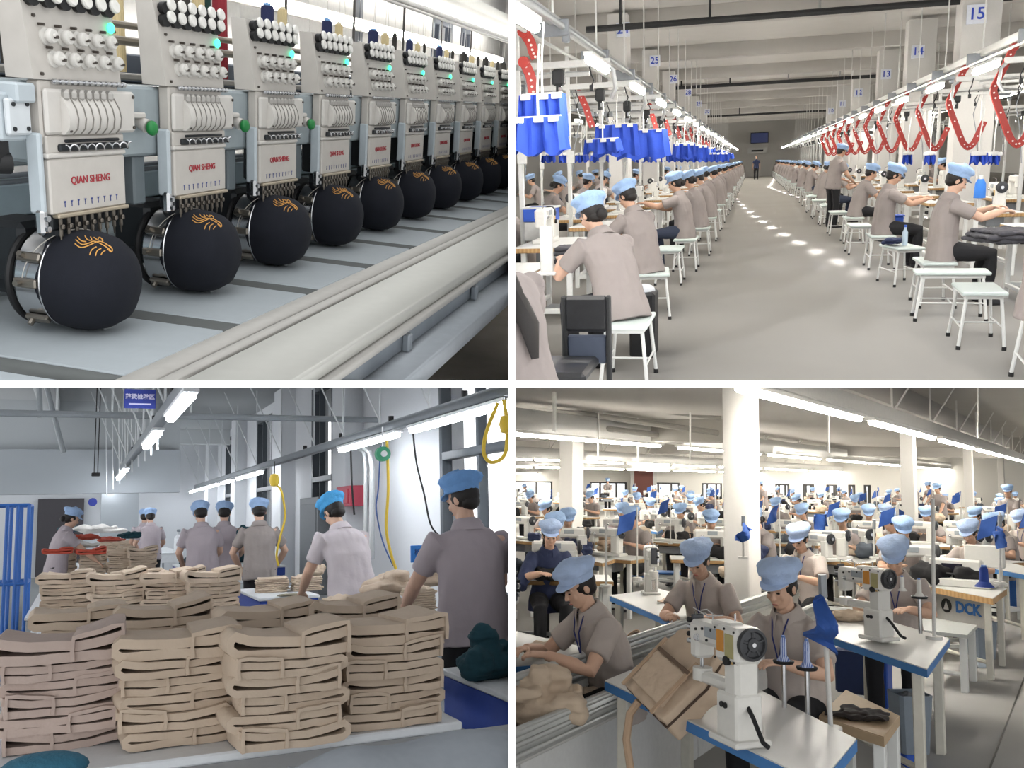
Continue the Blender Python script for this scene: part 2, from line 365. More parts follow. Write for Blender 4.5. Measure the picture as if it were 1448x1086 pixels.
# ------------------------------------------------------------------ shared factory furniture
WHT = mat('enamel_white', '#d8d9d6', .4, noise_amt=.03); CASTW = mat('machine_white', '#dcdad4', .35, noise_amt=.03); GREYM = mat('metal_grey', '#8e9296', .4, .4); BLK = mat('rubber_black', '#1a1a1c', .6)
TOPW = mat('laminate_white', '#d0cfcb', .4, noise_amt=.03, scale=6); EDGEB = mat('edge_blue', '#3f7ab8', .5); WOOD = mat('edge_wood', '#b08d5f', .6, kind='wave', scale=8, col2='#9a784c'); PALEG = mat('seat_pale', '#c6d0cc', .5, noise_amt=.03)
BIN = mat('bin_grey', '#7d8791', .5); BLUE = mat('cloth_blue', '#2648b2', .75, noise_amt=.12, scale=5, bump=.3, bscale=9); BOXB = mat('box_blue', '#2a55b8', .5)
CHR = mat('chrome_part', '#c4c5c7', .22, 1); TAN = mat('canvas_tan', '#b49b82', .9, noise_amt=.08, scale=14, bump=.35, bscale=22); NAVYF = mat('thread_navy', '#26418f', .7, kind='wave', scale=120)
def make_stool(label, sx=.32, sy=.5, h=.45, loc=(0, 0, 0), rz=0, group='white stools', top=None, name='stool'):
    t = thing(name, label, 'stool', loc, rz, group)
    m = MB(); m.box((0, 0, h-.015), (sx, sy, .03), .008); m.build('seat', top or PALEG, t)
    m = MB(); m.box((0, 0, h-.045), (sx*.84, sy*.86, .028), .003); m.build('apron', WHT, t)
    for a in (-1, 1):
        for b in (-1, 1):
            m = MB(); p = V(a*sx*.38, b*sy*.4, h-.04); q = V(a*sx*.5, b*sy*.47, .03); m.cyl(p, q, .013, n=8); l = m.build('leg', WHT, t)
            m = MB(); m.cyl(q, q-V(0, 0, .03), .017, n=8); m.build('foot_cap', BLK, l)
    m = MB()
    for a in (-1, 1): m.cyl((a*sx*.455, -sy*.44, .17), (a*sx*.455, sy*.44, .17), .008, n=6)
    m.cyl((-sx*.455, 0, .17), (sx*.455, 0, .17), .008, n=6); m.build('stretcher', WHT, t); return t
def make_machine(label, loc=(0, 0, 0), rz=0, s=1, group='sewing machines', detail=1):
    # arm along X: needle end at -X, column and handwheel at +X, operator at -Y
    t = thing('sewing_machine', label, 'sewing machine', loc, rz, group, s)
    m = MB(); m.box((0, 0, .02), (.48, .18, .04), .008); m.build('bed_plate', CASTW, t)
    m = MB(); m.box((.14, 0, .15), (.12, .13, .24), .02); m.box((-.03, 0, .285), (.42, .12, .11), .022); m.box((-.2, 0, .235), (.075, .11, .17), .016); m.build('arm', CASTW, t)
    m = MB(); m.lathe([(0, 0), (.065, 0), (.07, .008), (.07, .026), (.06, .032), (.03, .034), (.028, .044), (0, .044)], (.2, 0, .285), (1, 0, 0), 24); w = m.build('handwheel', mat('wheel_dark', '#3c3d40', .4, .3), t)
    m = MB(); m.cyl((.225, 0, .285), (.25, 0, .285), .02, n=14); m.build('wheel_hub', CHR, w)
    m = MB(); m.cyl((-.2, 0, .16), (-.2, 0, .07), .006, n=8); m.cyl((-.215, 0, .16), (-.215, 0, .06), .005, n=8); m.build('needle_bar', CHR, t)
    m = MB(); m.box((-.21, -.012, .05), (.016, .05, .012), .003); m.build('presser_foot', CHR, t)
    m = MB(); m.lathe([(0, 0), (.018, 0), (.02, .005), (.013, .01), (.016, .016), (.006, .024), (0, .024)], (-.15, -.056, .26), (0, -1, 0), 14); m.build('tension_disc', CHR, t)
    m = MB(); m.box((-.02, -.062, .3), (.12, .008, .05), .003); m.build('badge_plate', mat('badge_grey', '#9aa0a4', .4), t)
    if detail:
        m = MB(); m.box((.14, -.067, .22), (.075, .008, .07), .003); m.build('stitch_dial_plate', mat('label_tan', '#c9a970', .5), t)
        m = MB(); m.cyl((.14, -.07, .2), (.14, -.09, .2), .022, n=16); m.build('stitch_dial', BLK, t)
        m = MB(); m.tube([(-.1, 0, .34), (-.1, 0, .38), (-.12, -.02, .4), (-.16, -.03, .39)], .004, 6); m.build('thread_guide', CHR, t)
        m = MB(); m.cyl((.05, .03, .34), (.05, .03, .4), .005, n=6); m.build('spool_pin', CHR, t)
    return t
def make_table(label, sx, sy, loc, rz=0, h=.76, edge=EDGEB, group='sewing tables', drawer=True, name='sewing_table'):
    t = thing(name, label, 'table', loc, rz, group)
    m = MB(); m.box((0, 0, h-.004), (sx-.004, sy-.004, .008), .002); m.build('table_top', TOPW, t)
    m = MB(); m.box((0, 0, h-.03), (sx, sy, .044), .006); m.build('edge_band', edge, t)
    for a in (-1, 1):
        for b in (-1, 1):
            m = MB(); m.box((a*(sx/2-.09), b*(sy/2-.08), (h-.05)/2), (.05, .06, h-.05), .005); m.build('leg', WHT, t)
    m = MB(); m.box((0, sy/2-.08, .14), (sx-.2, .04, .05), .004)
    for a in (-1, 1): m.box((a*(sx/2-.09), 0, .14), (.04, sy-.2, .04), .004)
    m.build('stretcher', WHT, t)
    if drawer:
        m = MB(); m.box((sx*.1, 0, h-.13), (sx*.35, sy*.4, .12), .01); m.build('motor_box', GREYM, t)
        m = MB(); m.box((0, 0, .1), (sx*.4, .3, .02), .006); m.build('treadle', GREYM, t)
    return t
def lumpy(mb_src, vox, name, m, amp=.01, f=12, smooth=2, seed=0):
    return remesh(mb_src, vox, name, m, smooth, lambda co: amp*noise.noise(co*f+V(seed, 0, 0))+amp*.5*noise.noise(co*f*2.3+V(0, seed, 0)))
# ================================================================== hall three: folding and inspection tables
def hall_folding():
    r = Room((114, 739), -250, -1, -1); ROOMS.append(r); use(r)
    G = -1.53; ZT = -.73
    tan = mat('garment_tan', '#c6b39f', .95, noise_amt=.07, scale=9, bump=.4, bscale=18); tan2 = mat('garment_tan_shaded', '#bba89e', .95, noise_amt=.07, scale=9, bump=.4, bscale=18); teal = mat('garment_teal', '#214752', .9, bump=.4, bscale=14, noise_amt=.15)  # second tan puts the nearest left stack's shade into its colour
    red = mat('garment_red', '#a2402f', .9, bump=.3, bscale=14); white = mat('garment_white', '#cfccc8', .9, bump=.3, bscale=14); greyf = mat('fabric_grey', '#8a8f95', .9, bump=.25, bscale=8)
    lamp = mat('batten_light', '#f8fbff', .4, emit=20); beam = mat('rail_grey', '#8f959a', .5); wl = mat('folding_wall', '#d3d6da', .8, noise_amt=.02); dim = mat('panel_slate', '#a7adb2', .8, noise_amt=.02, scale=1)
    fr = mat('frame_dark', '#4c5258', .45); fl = mat('floor_grey', '#8b8f90', .35, noise_amt=.08, scale=1.2); tabw = mat('table_white', '#d9dcdf', .4); tblue = mat('table_blue', '#2f4aa0', .5); rod = mat('rod_white', '#d4d8da', .4)
    yel = mat('hose_yellow', '#d3b437', .5); cblue = mat('cord_blue', '#3a5a96', .6); cartb = mat('cart_blue', '#2d62ae', .45)
    # shell
    m = MB(); m.box((1, 16, G-.05), (12, 34, .1)); struct(m, 'floor', fl)
    m = MB(); m.box((-1, 16, 2.45), (13, 34, .1)); struct(m, 'ceiling', mat('folding_ceiling', '#c3c7c9', .9, noise_amt=.03, scale=1))
    m = MB(); m.box((-.5, 30, .4), (12, .2, 4)); struct(m, 'wall_back', wl)
    a = r.at_y(0, 636, 20); b = r.at_y(0, 700, 20); m = MB(); m.box((-1.4, 20, (a.z+b.z)/2), (6.4, .3, a.z-b.z)); struct(m, 'trim_1', dim)
    m = MB(); m.box((-1.4, 20.2, (2.4+a.z)/2), (6.4, .2, 2.4-a.z)); struct(m, 'trim_2', mat('upper_panel', '#b9bec1', .8, noise_amt=.02))
    for i, y in enumerate((14, 26)):
        m = MB(); m.box((-1, y, 2.2), (10, .35, .4), .01); struct(m, 'trim_%d' % (i+3), mat('folding_ceiling', '#c3c7c9', .9))
    for i, x in enumerate((-.6, .9)):
        m = MB(); m.box((x, 16, 2.25), (.3, 12, .3), .01); struct(m, 'trim_%d' % (i+5), mat('folding_ceiling', '#c3c7c9', .9))
    # right wall with tall windows, set between piers
    xw = 3.6; wy = lambda px: r.at_x(px, 700, xw).y
    wins = sorted([(wy(790), wy(622)), (wy(470), wy(440)), (wy(384), wy(362)), (wy(333), wy(318)), (wy(296), wy(284)), (wy(262), wy(252)), (wy(236), wy(228))]); zs, ztp = -.85, 2.2; m = MB(); y = 1.0
    for a_, b_ in wins+[(31, None)]:
        m.box((xw+.15, (y+a_)/2, .45), (.3, a_-y, 4)); 
        if b_ is None: break
        m.box((xw+.15, (a_+b_)/2, (zs+G)/2), (.3, b_-a_, zs-G)); m.box((xw+.15, (a_+b_)/2, (ztp+2.45)/2), (.3, b_-a_, 2.45-ztp)); y = b_
    struct(m, 'wall_right', wl)
    for i, (a_, b_) in enumerate(wins):
        w_ = b_-a_; m = MB(); t_ = .09 if i == 0 else min(.1, w_*.06)
        for yy in (a_+t_/2, b_-t_/2): m.box((xw+.06, yy, (zs+ztp)/2), (.12, t_, ztp-zs), .004)
        m.box((xw+.06, a_+w_*.62, (zs+ztp)/2), (.1, t_*.8 if i == 0 else .02, ztp-zs), .004)
        for zz in (zs+.04, .62, ztp-.04): m.box((xw+.06, (a_+b_)/2, zz), (.12, w_, .09), .004)
        f = struct(m, 'window_%d' % (i+1), fr)
        m = MB(); m.box((xw+.1, (a_+b_)/2, (zs+ztp)/2), (.01, w_-.02, ztp-zs-.02)); m.build('pane', GLASS, f)
    for i, px in enumerate((505, 412, 345, 305)):
        y = wy(px); m = MB(); m.box((xw-.12, y, .45), (.3, .7, 4), .01); struct(m, 'pillar_%d' % (i+1), wl)
    # lighting rails
    def rail(label, x, z, y0, y1, segs):
        t = thing('light_rail', label, 'lamp', (x, y0, z)); m = MB(); m.box((0, (y1-y0)/2, .06), (.09, y1-y0, .1), .008); m.build('rail_profile', beam, t)
        for a_, b_ in segs:
            m = MB(); m.box((0, (a_+b_)/2-y0, -.01), (.11, b_-a_, .03), .006); bt = m.build('batten', tabw, t); m = MB(); m.box((0, (a_+b_)/2-y0, -.05), (.07, b_-a_-.06, .05), .015); m.build('tube', lamp, bt)
        k = y0+.8
        while k < y1:
            m = MB(); m.cyl((0, k-y0, .1), (0, k-y0, 2.4-z), .012, n=6); m.build('hanger_rod', rod, t)
            m = MB(); m.cyl((0, k-y0, .15), (-.55, k-y0+.35, 2.4-z), .01, n=6); m.build('brace_rod', rod, t); k += 1.6 if k < 12 else 2.4
        m = MB()
        for j in range(5): m.cyl((.0, 1+j*2.1, .11), (0, 1+j*2.1, .17), .03, n=8)
        for j in range(5): 
            m = MB(); m.cyl((.0, 1+j*2.1, .11), (0, 1+j*2.1, .17), .03, n=8); m.build('power_socket', BLK, t)
    zl = .87
    yl = lambda px, py: r.at_z(px, py, zl).y
    pl = r.at_z(212, 620, zl); pr = r.at_z(590, 600, zl)
    rail('grey light rail overhead by the blue hanging sign', pl.x, zl, 4.6, 28, [(yl(305, 550), yl(246, 585)), (yl(243, 605), yl(215, 627)), (yl(192, 660), yl(180, 674))]+[(yl(178, 677)+i*2.2, yl(178, 677)+i*2.2+1.7) for i in range(4)])
    zr = .87; yr = lambda px, py: r.at_z(px, py, zr).y
    rail('long grey light rail running in front of the tall windows', pr.x, zr, 4.2, 28, [(yr(740, 563), yr(605, 603)), (yr(585, 608), yr(508, 632)), (yr(395, 664), yr(360, 674))]+[(yr(352, 676)+i*2.3, yr(352, 676)+i*2.3+1.7) for i in range(5)])
    t = thing('pipe_run', 'pale conduit pipe under the ceiling crossing the hall', 'pipe', (0, 12, 1.35)); p = r.at_y(0, 584, 12); m = MB(); m.cyl((p.x-1, 0, p.z-1.35), (4, 0, p.z-1.35), .04, n=8); m.build('pipe', mat('pipe_grey', '#8d9397', .5), t)
    for x in (-.3, .3, 1.2):
        m = MB(); m.cyl((x, 0, p.z-1.3), (x, 0, 1.05), .015, n=6); m.build('pipe_hanger', rod, t)
    for i, (a_, b_, c_) in enumerate((((55, 548), (57, 590), 12), ((66, 548), (90, 640), 12.3))):
        m = MB(); m.cyl(r.at_y(*a_, c_), r.at_y(*b_, c_), .03, n=8); solo(m, 'ceiling_pipe', mat('pipe_grey', '#8d9397', .5), ('upright pipe dropping from the ceiling at upper left', 'slanting pipe under the ceiling at upper left')[i], 'pipe')
    for i in range(9):
        px = 150+9*i; m = MB(); Yd = 10+1.1*(8-i); m.cyl(r.at_y(px, 560+3*i, Yd), r.at_y(px+1, 700-8*i, Yd), .012, n=6); solo(m, 'hanging_rod', rod, 'thin white rod hanging behind the blue sign, %s from the left' % ORD[i], 'rod', group='white rods behind the sign')
    # hanging sign
    Ys = 8.0; p0, p1 = r.at_y(176, 550, Ys), r.at_y(220, 578, Ys); c = (p0+p1)/2; w, h = p1.x-p0.x, p0.z-p1.z; t = thing('hanging_sign', 'blue hanging sign with white Chinese lettering', 'sign', c)
    m = MB(); m.box((0, 0, 0), (w, .02, h), .003); m.build('board', mat('sign_board', '#2c3c94', .5), t)
    place_mb(text_mb('整烫检验区', w*.185, .002, 2, .0015), basis((0, -.013, .015), (1, 0, 0), (0, 0, 1), (0, -1, 0))).build('lettering', mat('sign_white', '#d8d8f0', .5), t)
    m = MB(); m.box((.0, -.012, -h*.28), (w*.7, .003, .012)); m.build('underline_print', mat('sign_white', '#d8d8f0', .5), t)
    for s_ in (-1, 1):
        m = MB(); m.cyl((s_*w*.4, 0, h/2), (s_*w*.4, 0, 2.4-c.z), .006, n=6); m.build('hanger', rod, t)
    # ---- tables
    def table(label, x0, x1, y0, y1, top=ZT, body=tblue, skirt=.1, edge=tabw, legs=True):
        t = thing('work_table', label, 'table', ((x0+x1)/2, (y0+y1)/2, G), 0, 'white work tables'); w, d, h = x1-x0, y1-y0, top-G
        m = MB(); m.box((0, 0, h-.015), (w, d, .03), .006); m.build('table_top', edge, t)
        m = MB(); m.box((0, 0, h-.03-skirt/2), (w-.02, d-.02, skirt), .006); m.build('side_panel', body, t)
        for a_ in (-1, 1):
            for b_ in (-1, 1):
                m = MB(); m.box((a_*(w/2-.06), b_*(d/2-.08), (h-.05)/2), (.05, .05, h-.05), .004); m.build('leg', mat('leg_grey', '#9da3a8', .5), t)
        return t
    e0 = r.at_z(0, 985, ZT); f0 = r.at_z(300, 1066, ZT); rr = r.at_z(330, 880, ZT)
    xl, xr_ = e0.x, r.at_z(635, 1010, ZT).x
    table('long white table in the foreground carrying stacks of beige garments', xl, xr_, f0.y, 7.6, body=mat('table_grey', '#9a9ea2', .5))
    table('white table behind it with two further rows of beige stacks', r.at_z(60, 830, ZT).x, r.at_z(218, 815, ZT).x, 8.4, 19, body=mat('table_grey', '#9a9ea2', .5))
    q0, q1 = r.at_z(623, 945, ZT), r.at_z(719, 985, ZT)
    table('white and blue table at the right with the teal pile', q0.x, q0.x+1.2, q1.y-.5, q0.y, body=tblue, skirt=.2)
    a_ = r.at_z(470, 886, ZT); b_ = r.at_z(622, 886, ZT); table('white table carrying the big heaps of tan cloth', a_.x-.05, b_.x+.0, a_.y-.1, a_.y+1.1, body=mat('table_grey', '#9a9ea2', .5), skirt=.12)
    a_ = r.at_z(366, 846, ZT); b_ = r.at_z(470, 846, ZT); table('white table with a dark blue band beside the stooping man', a_.x, b_.x, a_.y, a_.y+1.3, body=tblue, skirt=.14)
    a_ = r.at_z(262, 806, ZT); b_ = r.at_z(425, 806, ZT); table('white and blue table with the far teal heaps', a_.x, b_.x+.1, a_.y, a_.y+2.2, body=tblue, skirt=.12)
    a_ = r.at_z(222, 782, ZT); b_ = r.at_z(265, 782, ZT); table('pale far table beside the two distant workers', a_.x-.2, b_.x, a_.y, a_.y+5, body=tabw, skirt=.2)
    # ---- stacks of folded garments, each piece its own thing
    protos = []
    def piece_mesh(seed, matr):
        # a trouser leg folded in three runs, the hem end wrapped by a wide cuff
        def run(x0, x1, z0, z1, n=8): return [(lerp(x0, x1, i/n), lerp(z0, z1, i/n)) for i in range(n+1)]
        path = run(.163, -.16, .011, .012)+[(-.178, .018), (-.178, .028)]+run(-.165, .17, .036, .036)
        def warp(x, y, z): return V(x+.006*math.sin(y*9+seed), y, z+.028*(x/.18)**2*(1 if seed % 2 else .45)*(z/.05)+.005*noise.noise(V(x*14, y*5, z*30+seed)))
        m = MB(); m.sheet([[warp(x, y+.004*math.sin(x*25+seed), z) for y in [-.135+.27*j/6 for j in range(7)]] for x, z in path], .021); me = m.mesh('garment', matr, 70)
        cx = .1 if seed % 3 else .09; lp = [(cx+.066*c, .024+.027*d) for c, d in ((1, -.85), (1.04, 0), (1, .9), (.6, 1.05), (0, 1.05), (-.6, 1.05), (-1, .95), (-1.04, 0), (-1, -.85))]
        m = MB(); m.sheet([[warp(x, y, z+.002) for y in [-.143+.286*j/6 for j in range(7)]] for x, z in lp], .011); cm = m.mesh('cuff', matr, 70)
        return me, cm
    PM = {id(m_): [piece_mesh(s_, m_) for s_ in range(5)] for m_ in (tan, tan2, red, white)}
    def piece(label, loc, rz, group, k, matr=tan, s=1, rx=0):
        a_, b_ = PM[id(matr)][k % 5]; o = link('folded_garment', a_); o.matrix_world = r.R4 @ xf(loc, rz, rx, 0, s); tag(o, label, 'folded garment', group); link('cuff', b_, o)
    def stack(where, px, py, n, matr=tan, wpx=None, th=.055, seed=0, top=True):
        p = r.at_z(px, py, ZT); sc = 1.0
        for i in range(n):
            lab = 'beige garment, %s from the bottom of the %s' % (ORD[i], where)
            if i == n-1: lab = 'beige garment on top of the %s' % where
            k = (i+seed) % 5; fl_ = PI if (i+seed) % 2 and i < n-1 else 0
            piece(lab, (p.x+.012*math.sin(i*2.3+seed), p.y+.15+.012*math.cos(i*1.7+seed), ZT+.001+th*i), fl_+.06*math.sin(i*3+seed), 'garments of the %s' % where, k, matr, (1.0, 1.0, 1.1) if i < n-1 else (1.12, 1.05, 1.5))
    stack('nearest left stack', 82, 1064, 6, tan2, seed=1); stack('nearest stack second from the left', 250, 1058, 6, tan, seed=2); stack('nearest stack third from the left', 412, 1060, 6, tan, seed=3); stack('nearest right stack by the blue table', 562, 1030, 6, tan, seed=4)
    stack('low stack behind the nearest left one', 115, 985, 6, tan, seed=5); stack('low stack behind the second nearest one', 235, 980, 6, tan, seed=6); stack('low stack behind the third nearest one', 385, 985, 6, tan, seed=7); stack('low stack behind the nearest right one', 505, 975, 6, tan, seed=8)
    for i, (px, py) in enumerate(((92, 880), (166, 884), (240, 880), (303, 880))): stack('middle row stack, %s from the left' % ORD[i], px, py, 6, tan, seed=10+i)
    for i, (px, py) in enumerate(((95, 848), (150, 850), (205, 845), (262, 845))): stack('%s stack just behind the middle row' % ORD[i], px, py, 4, tan, seed=20+i)
    for i, (px, py) in enumerate(((87, 813), (131, 813), (171, 812), (202, 812))): stack('back row stack, %s from the left' % ORD[i], px, py, 6, tan, seed=30+i)
    for i, (px, py) in enumerate(((156, 789), (180, 789))): stack('farthest stack, %s from the left' % ORD[i], px, py, 6, tan, seed=40+i)
    for i, (px, py) in enumerate(((82, 780), (128, 781))): piece('red folded garment lying on a back row stack, %s from the left' % ORD[i], tuple(r.at_y(px, py+3, 12.6)), .1, 'red garments on the back row', i, red, (.95, 1, 1.2))
    # heaps
    def heap(label, px, py, wpx, hpx, z0, matr, Yd=None, seed=0, n=7, group=None, name='cloth_heap', flat=.5):
        p = r.at_z(px, py, z0) if Yd is None else r.at_y(px, py, Yd); sc = p.y/F; W_, H_ = wpx*sc, hpx*sc; rs = random.Random(seed); m = MB()
        for i in range(n):
            t_ = rs.random(); x = (rs.random()-.5)*W_*.75; z = H_*(.2+.55*rs.random()*(1-abs(x)/W_*1.4)); m.ell((x, (rs.random()-.5)*W_*.4+W_*.2, z), (W_*rs.uniform(.2, .34), W_*rs.uniform(.2, .3), H_*rs.uniform(.16, .26)), rotz(rs.random()))
        m.ell((0, W_*.2, H_*.25), (W_*.5, W_*.4, H_*.27))
        me = remesh(m, max(W_/45, .008), 'heap', matr, 2, lambda co: W_*(.05*noise.noise(co*(5/W_)+V(seed, 0, 0))+.035*noise.noise(V(co.x*4, co.y*4, co.z*16)/W_+V(0, seed, 0))))
        for v in me.vertices: v.co.z = max(v.co.z, .002)
        o = link(name, me); o.matrix_world = r.R4 @ xf(p); tag(o, label, 'cloth heap', group); return o
    def slabs(label, px, py, wpx, n, matr=tan, th=.016, Z=ZT, seed=0, group=None, top=True):
        p = r.at_z(px, py, Z); W_ = wpx*p.y/F; t = thing('cloth_stack', label, 'cloth stack', (p.x, p.y+W_*.4, Z), .1*math.sin(seed), group)
        for i in range(n):
            m = MB(); m.box((.02*W_*math.sin(i*2.7+seed), 0, th*(i+.5)), (W_*(.95+.05*math.sin(i*1.9)), W_*.75, th*1.05), th*.45, M=rotz(.05*math.sin(i*3.1+seed)))
            link('cloth_sheet', remesh(m, max(.007, W_/50), 'sheet', matr, 2, lambda co, i=i: .006*noise.noise(co*12+V(i*7+seed, 0, 0))), t)
        if top:
            m = MB(); m.ell((0, 0, th*n), (W_*.42, W_*.36, th*2.4)); m.box((0, 0, th*(n+.4)), (W_*.9, W_*.7, th), .006); link('top_sheet', remesh(m, W_/50, 'topsheet', matr, 2, lambda co: .012*noise.noise(V(co.x*30, co.y*8, 0)+V(seed, 0, 0))), t)
    slabs('flat stack of tan cloth sheets at the near corner of the heap table', 488, 880, 52, 9, seed=1); slabs('stack of tan cloth sheets in the middle of the heap table', 545, 875, 50, 8, seed=2); slabs('stack of tan cloth sheets before the tall man\'s hand', 598, 876, 48, 12, seed=3)
    heap('ruffled tan cloth heap over the middle stack', 560, 842, 78, 42, ZT, tan, r.at_z(545, 875, ZT).y+.12, 5); heap('crumpled tan cloth behind the heap table stacks', 610, 830, 46, 32, ZT, tan, 6.5, 6)
    slabs('neat pile of flat tan cloth on the banded table', 388, 838, 46, 7, th=.02, seed=5, top=False); slabs('tan cloth pile beside the stooping man', 437, 836, 42, 6, th=.02, seed=6); heap('tan cloth draped up by the stooping man\'s arm', 447, 815, 26, 28, ZT, tan, 8.4, 7)
    m = MB(); p = r.at_z(408, 843, ZT); m.ell((0, 0, .012), (.11, .06, .012)); o = solo(m, 'cloth_scrap', mat('scrap_olive', '#857f6b', .9), 'flat olive scrap on the edge of the banded table', 'cloth scrap', p)
    heap('big teal bag pile at the right on the white and blue table', 693, 962, 86, 92, ZT, teal, None, 11, 9); heap('dark teal heap by the worker at the far table', 330, 796, 66, 42, ZT, teal, None, 12, 9); heap('low teal heap at the left of the far table', 278, 800, 34, 20, ZT, teal, None, 13); heap('upright teal bundle held before the farther worker', 347, 760, 20, 24, ZT, teal, 12.6, 14)
    heap('small cream cloth heap on the far table', 322, 804, 30, 14, ZT, tan, None, 15); heap('cream cloth wedge beside the teal heap', 293, 804, 28, 14, ZT, tan, None, 16)
    heap('dark teal roll on the far left table', 185, 762, 26, 12, ZT, teal, 15, 17); heap('red cloth heap before the woman in profile', 118, 764, 40, 10, ZT, red, 15.5, 18); heap('red cloth heap beyond the white bundle', 158, 766, 28, 8, ZT, red, 16, 19); heap('white cloth bundle under the woman\'s hands', 112, 775, 50, 12, ZT, white, 14.6, 20); heap('pale green and white cloth heap near the back wall', 148, 754, 56, 12, ZT, white, 18, 21); heap('dark cloth lumps near the back wall', 112, 752, 40, 10, ZT, teal, 18.5, 22)
    # near fabric at the bottom
    p = r.at_d(590, 1080, 2.25); m = MB(); g = []
    for i in range(13):
        row = []
        for j in range(25):
            u, v = j/24, i/12; row.append(V(p.x+(u-.5)*.56, p.y-.18+.36*v, p.z-.02+.085*math.sin(PI*min(1, v*1.2))*(math.sin(PI*min(1, u*1.5+.12)) if u < .26 else 1)-.02*u+.01*math.sin(u*9+v*3)))
        g.append(row)
    m.sheet(g, .02); solo(m, 'grey_fabric', greyf, 'grey fabric roll lying across the bottom foreground', 'fabric', ang=80)
    p = r.at_d(62, 1086, 2.2); m = MB(); m.ell(p, (.1, .08, .035)); solo(m, 'teal_fabric', mat('fabric_teal', '#2c6076', .9, bump=.3), 'teal fabric lump at the bottom left corner', 'fabric', ang=80)
    t = thing('fabric_shelf', 'grey ledge under the grey fabric at the bottom foreground', 'shelf', (0, 0, 0)); pA = r.at_d(300, 1110, 2.2); m = MB(); m.box((pA.x+.3, pA.y, pA.z-.03), (1.6, .5, .04), .01); m.build('board', mat('table_grey', '#9a9ea2', .5), t); m = MB(); m.box((pA.x+.3, pA.y, (pA.z-.05+G)/2), (.1, .1, pA.z-.05-G), .01); m.build('leg', mat('leg_grey', '#9da3a8', .5), t)
    # ---- people
    def man(key, label, px, Yd, rz, group=None, **kw):
        p = r.at_y(px, 740, Yd); return person(key, label, (p.x, Yd, G), math.radians(rz), group, **{**dict(pose='stand', sex='m', vox=.009, lh=(-.17, .36, .98), rh=(.17, .36, .98), lean=.1, curl=.12, hp=.45, lanyard=True, skin=SKIN2, shirt=mat('polo_folding_lit', '#a89ea3', .85, noise_amt=.05, scale=8, bump=.25, bscale=14)), **kw})  # default shirt is the grey uniform, lightened where this hall lacks light
    man('tall_right', 'tall man in grey polo with dark lanyard, standing with his back turned at the right', 668, 4.85, 10, vox=.006, w=1.2, lean=.06, curl=.1, hp=.35, hy=-.35, lh=(-.22, .4, 1.0), rh=(.2, .34, .98), capm=mat('cap_blue_deep', '#6f9ed6', .8, noise_amt=.07, scale=25, bump=.4, bscale=45))
    man('stooping', 'man in pale grey polo and bright blue cap stooping over tan cloth', 499, 7.4, 22, vox=.008, w=1.18, lean=.22, curl=.25, hp=.7, lh=(-.2, .42, .92), rh=(.2, .42, .92), shirt=mat('polo_pale', '#bcb4b8', .85, noise_amt=.05, scale=8, bump=.25, bscale=14), capm=mat('cap_bright', '#4fa6e0', .8, noise_amt=.07, scale=25, bump=.4, bscale=45), lanyard=False)
    man('mid_back', 'man in brownish grey polo with elbows out, middle of the hall', 368, 11.2, -4, w=1.02, shirt=SHIRT, lh=(-.2, .3, .95), rh=(.22, .3, .95), pole=(1.2, -.4, -.3))
    man('far_pair', 'worker in grey polo with bowed head, left of the pair at the far table', 287, 12.4, 6, w=1.1, hp=.6); man('far_pair', 'worker in grey polo, right of the pair at the far table', 317, 13.0, -8, w=1.1, hp=.6)
    man('distant', 'distant worker in grey top near the red wall box', 214, 18.5, 5); man('distant', 'distant worker partly hidden behind the other by the windows', 203, 20, -12)
    man('profile', 'worker in blue cap seen from the side at the left tables', 82, 14.4, -78, sex='f', hair='bun', lean=.12, curl=.2, hp=.4, lh=(-.12, .5, .98), rh=(.12, .5, .98))
    # ---- cart
    a_, b_ = r.at_y(-14, 715, 8.6), r.at_y(35, 855, 8.6); t = thing('trolley_cart', 'blue tube steel trolley cart at the left edge', 'cart', (a_.x, 8.6, G)); W_ = b_.x-a_.x; H_ = a_.z-G
    for x in (0, W_*.45, W_*.72, W_):
        for y in (0, .5): m = MB(); m.cyl((x, y, .15), (x, y, H_), .015, n=8); m.build('upright', cartb, t)
    for z in (.25, .62, 1.05, H_): 
        m = MB(); m.cyl((0, 0, z), (W_, 0, z), .014, n=8); m.cyl((0, 0.5, z), (W_, 0.5, z), .014, n=8); m.cyl((W_, 0, z), (W_, 0.5, z), .014, n=8); m.build('shelf_bar', cartb, t)
    for x in (.05, W_): 
        for y in (0, .5): m = MB(); m.cyl((x-.02, y, .06), (x+.02, y, .06), .06, n=14); m.build('caster', BLK, t)
    # ---- wall fittings and cords
    p = r.at_x(452, 770, xw-.1); t = thing('electric_cabinet', 'grey electric cabinet on the wall beside the window', 'cabinet', (xw-.16, p.y, 0)); q = r.at_x(452, 700, xw-.16); m = MB(); m.box((0, 0, -.45), (.25, 1.3, 1.5), .01); m.build('body', mat('cabinet_grey', '#85898d', .5), t); m = MB(); m.box((-.13, -.02, -.45), (.02, 1.1, 1.3), .006); d = m.build('door', mat('cabinet_door', '#7b8084', .5), t); m = MB(); m.box((-.15, -.4, -.45), (.03, .05, .12), .005); m.build('handle', BLK, d)
    p = r.at_x(485, 702, xw-.3); t = thing('wall_box', 'pinkish red box on the wall above the stooping man', 'wall box', (xw-.2, p.y, p.z)); m = MB(); m.box((0, 0, 0), (.2, .75, .28), .01); m.build('box_body', mat('box_red', '#c14a5c', .5), t); m = MB(); m.box((-.11, 0, 0), (.02, .6, .2), .004); m.build('lid', mat('box_red', '#c14a5c', .5), t)
    p = r.at_x(235, 733, xw-.3); m = MB(); m.box((xw-.15, p.y, p.z), (.2, .9, .35), .01); solo(m, 'wall_box', mat('box_red', '#c14a5c', .5), 'small red box on the wall by the distant workers', 'wall box')
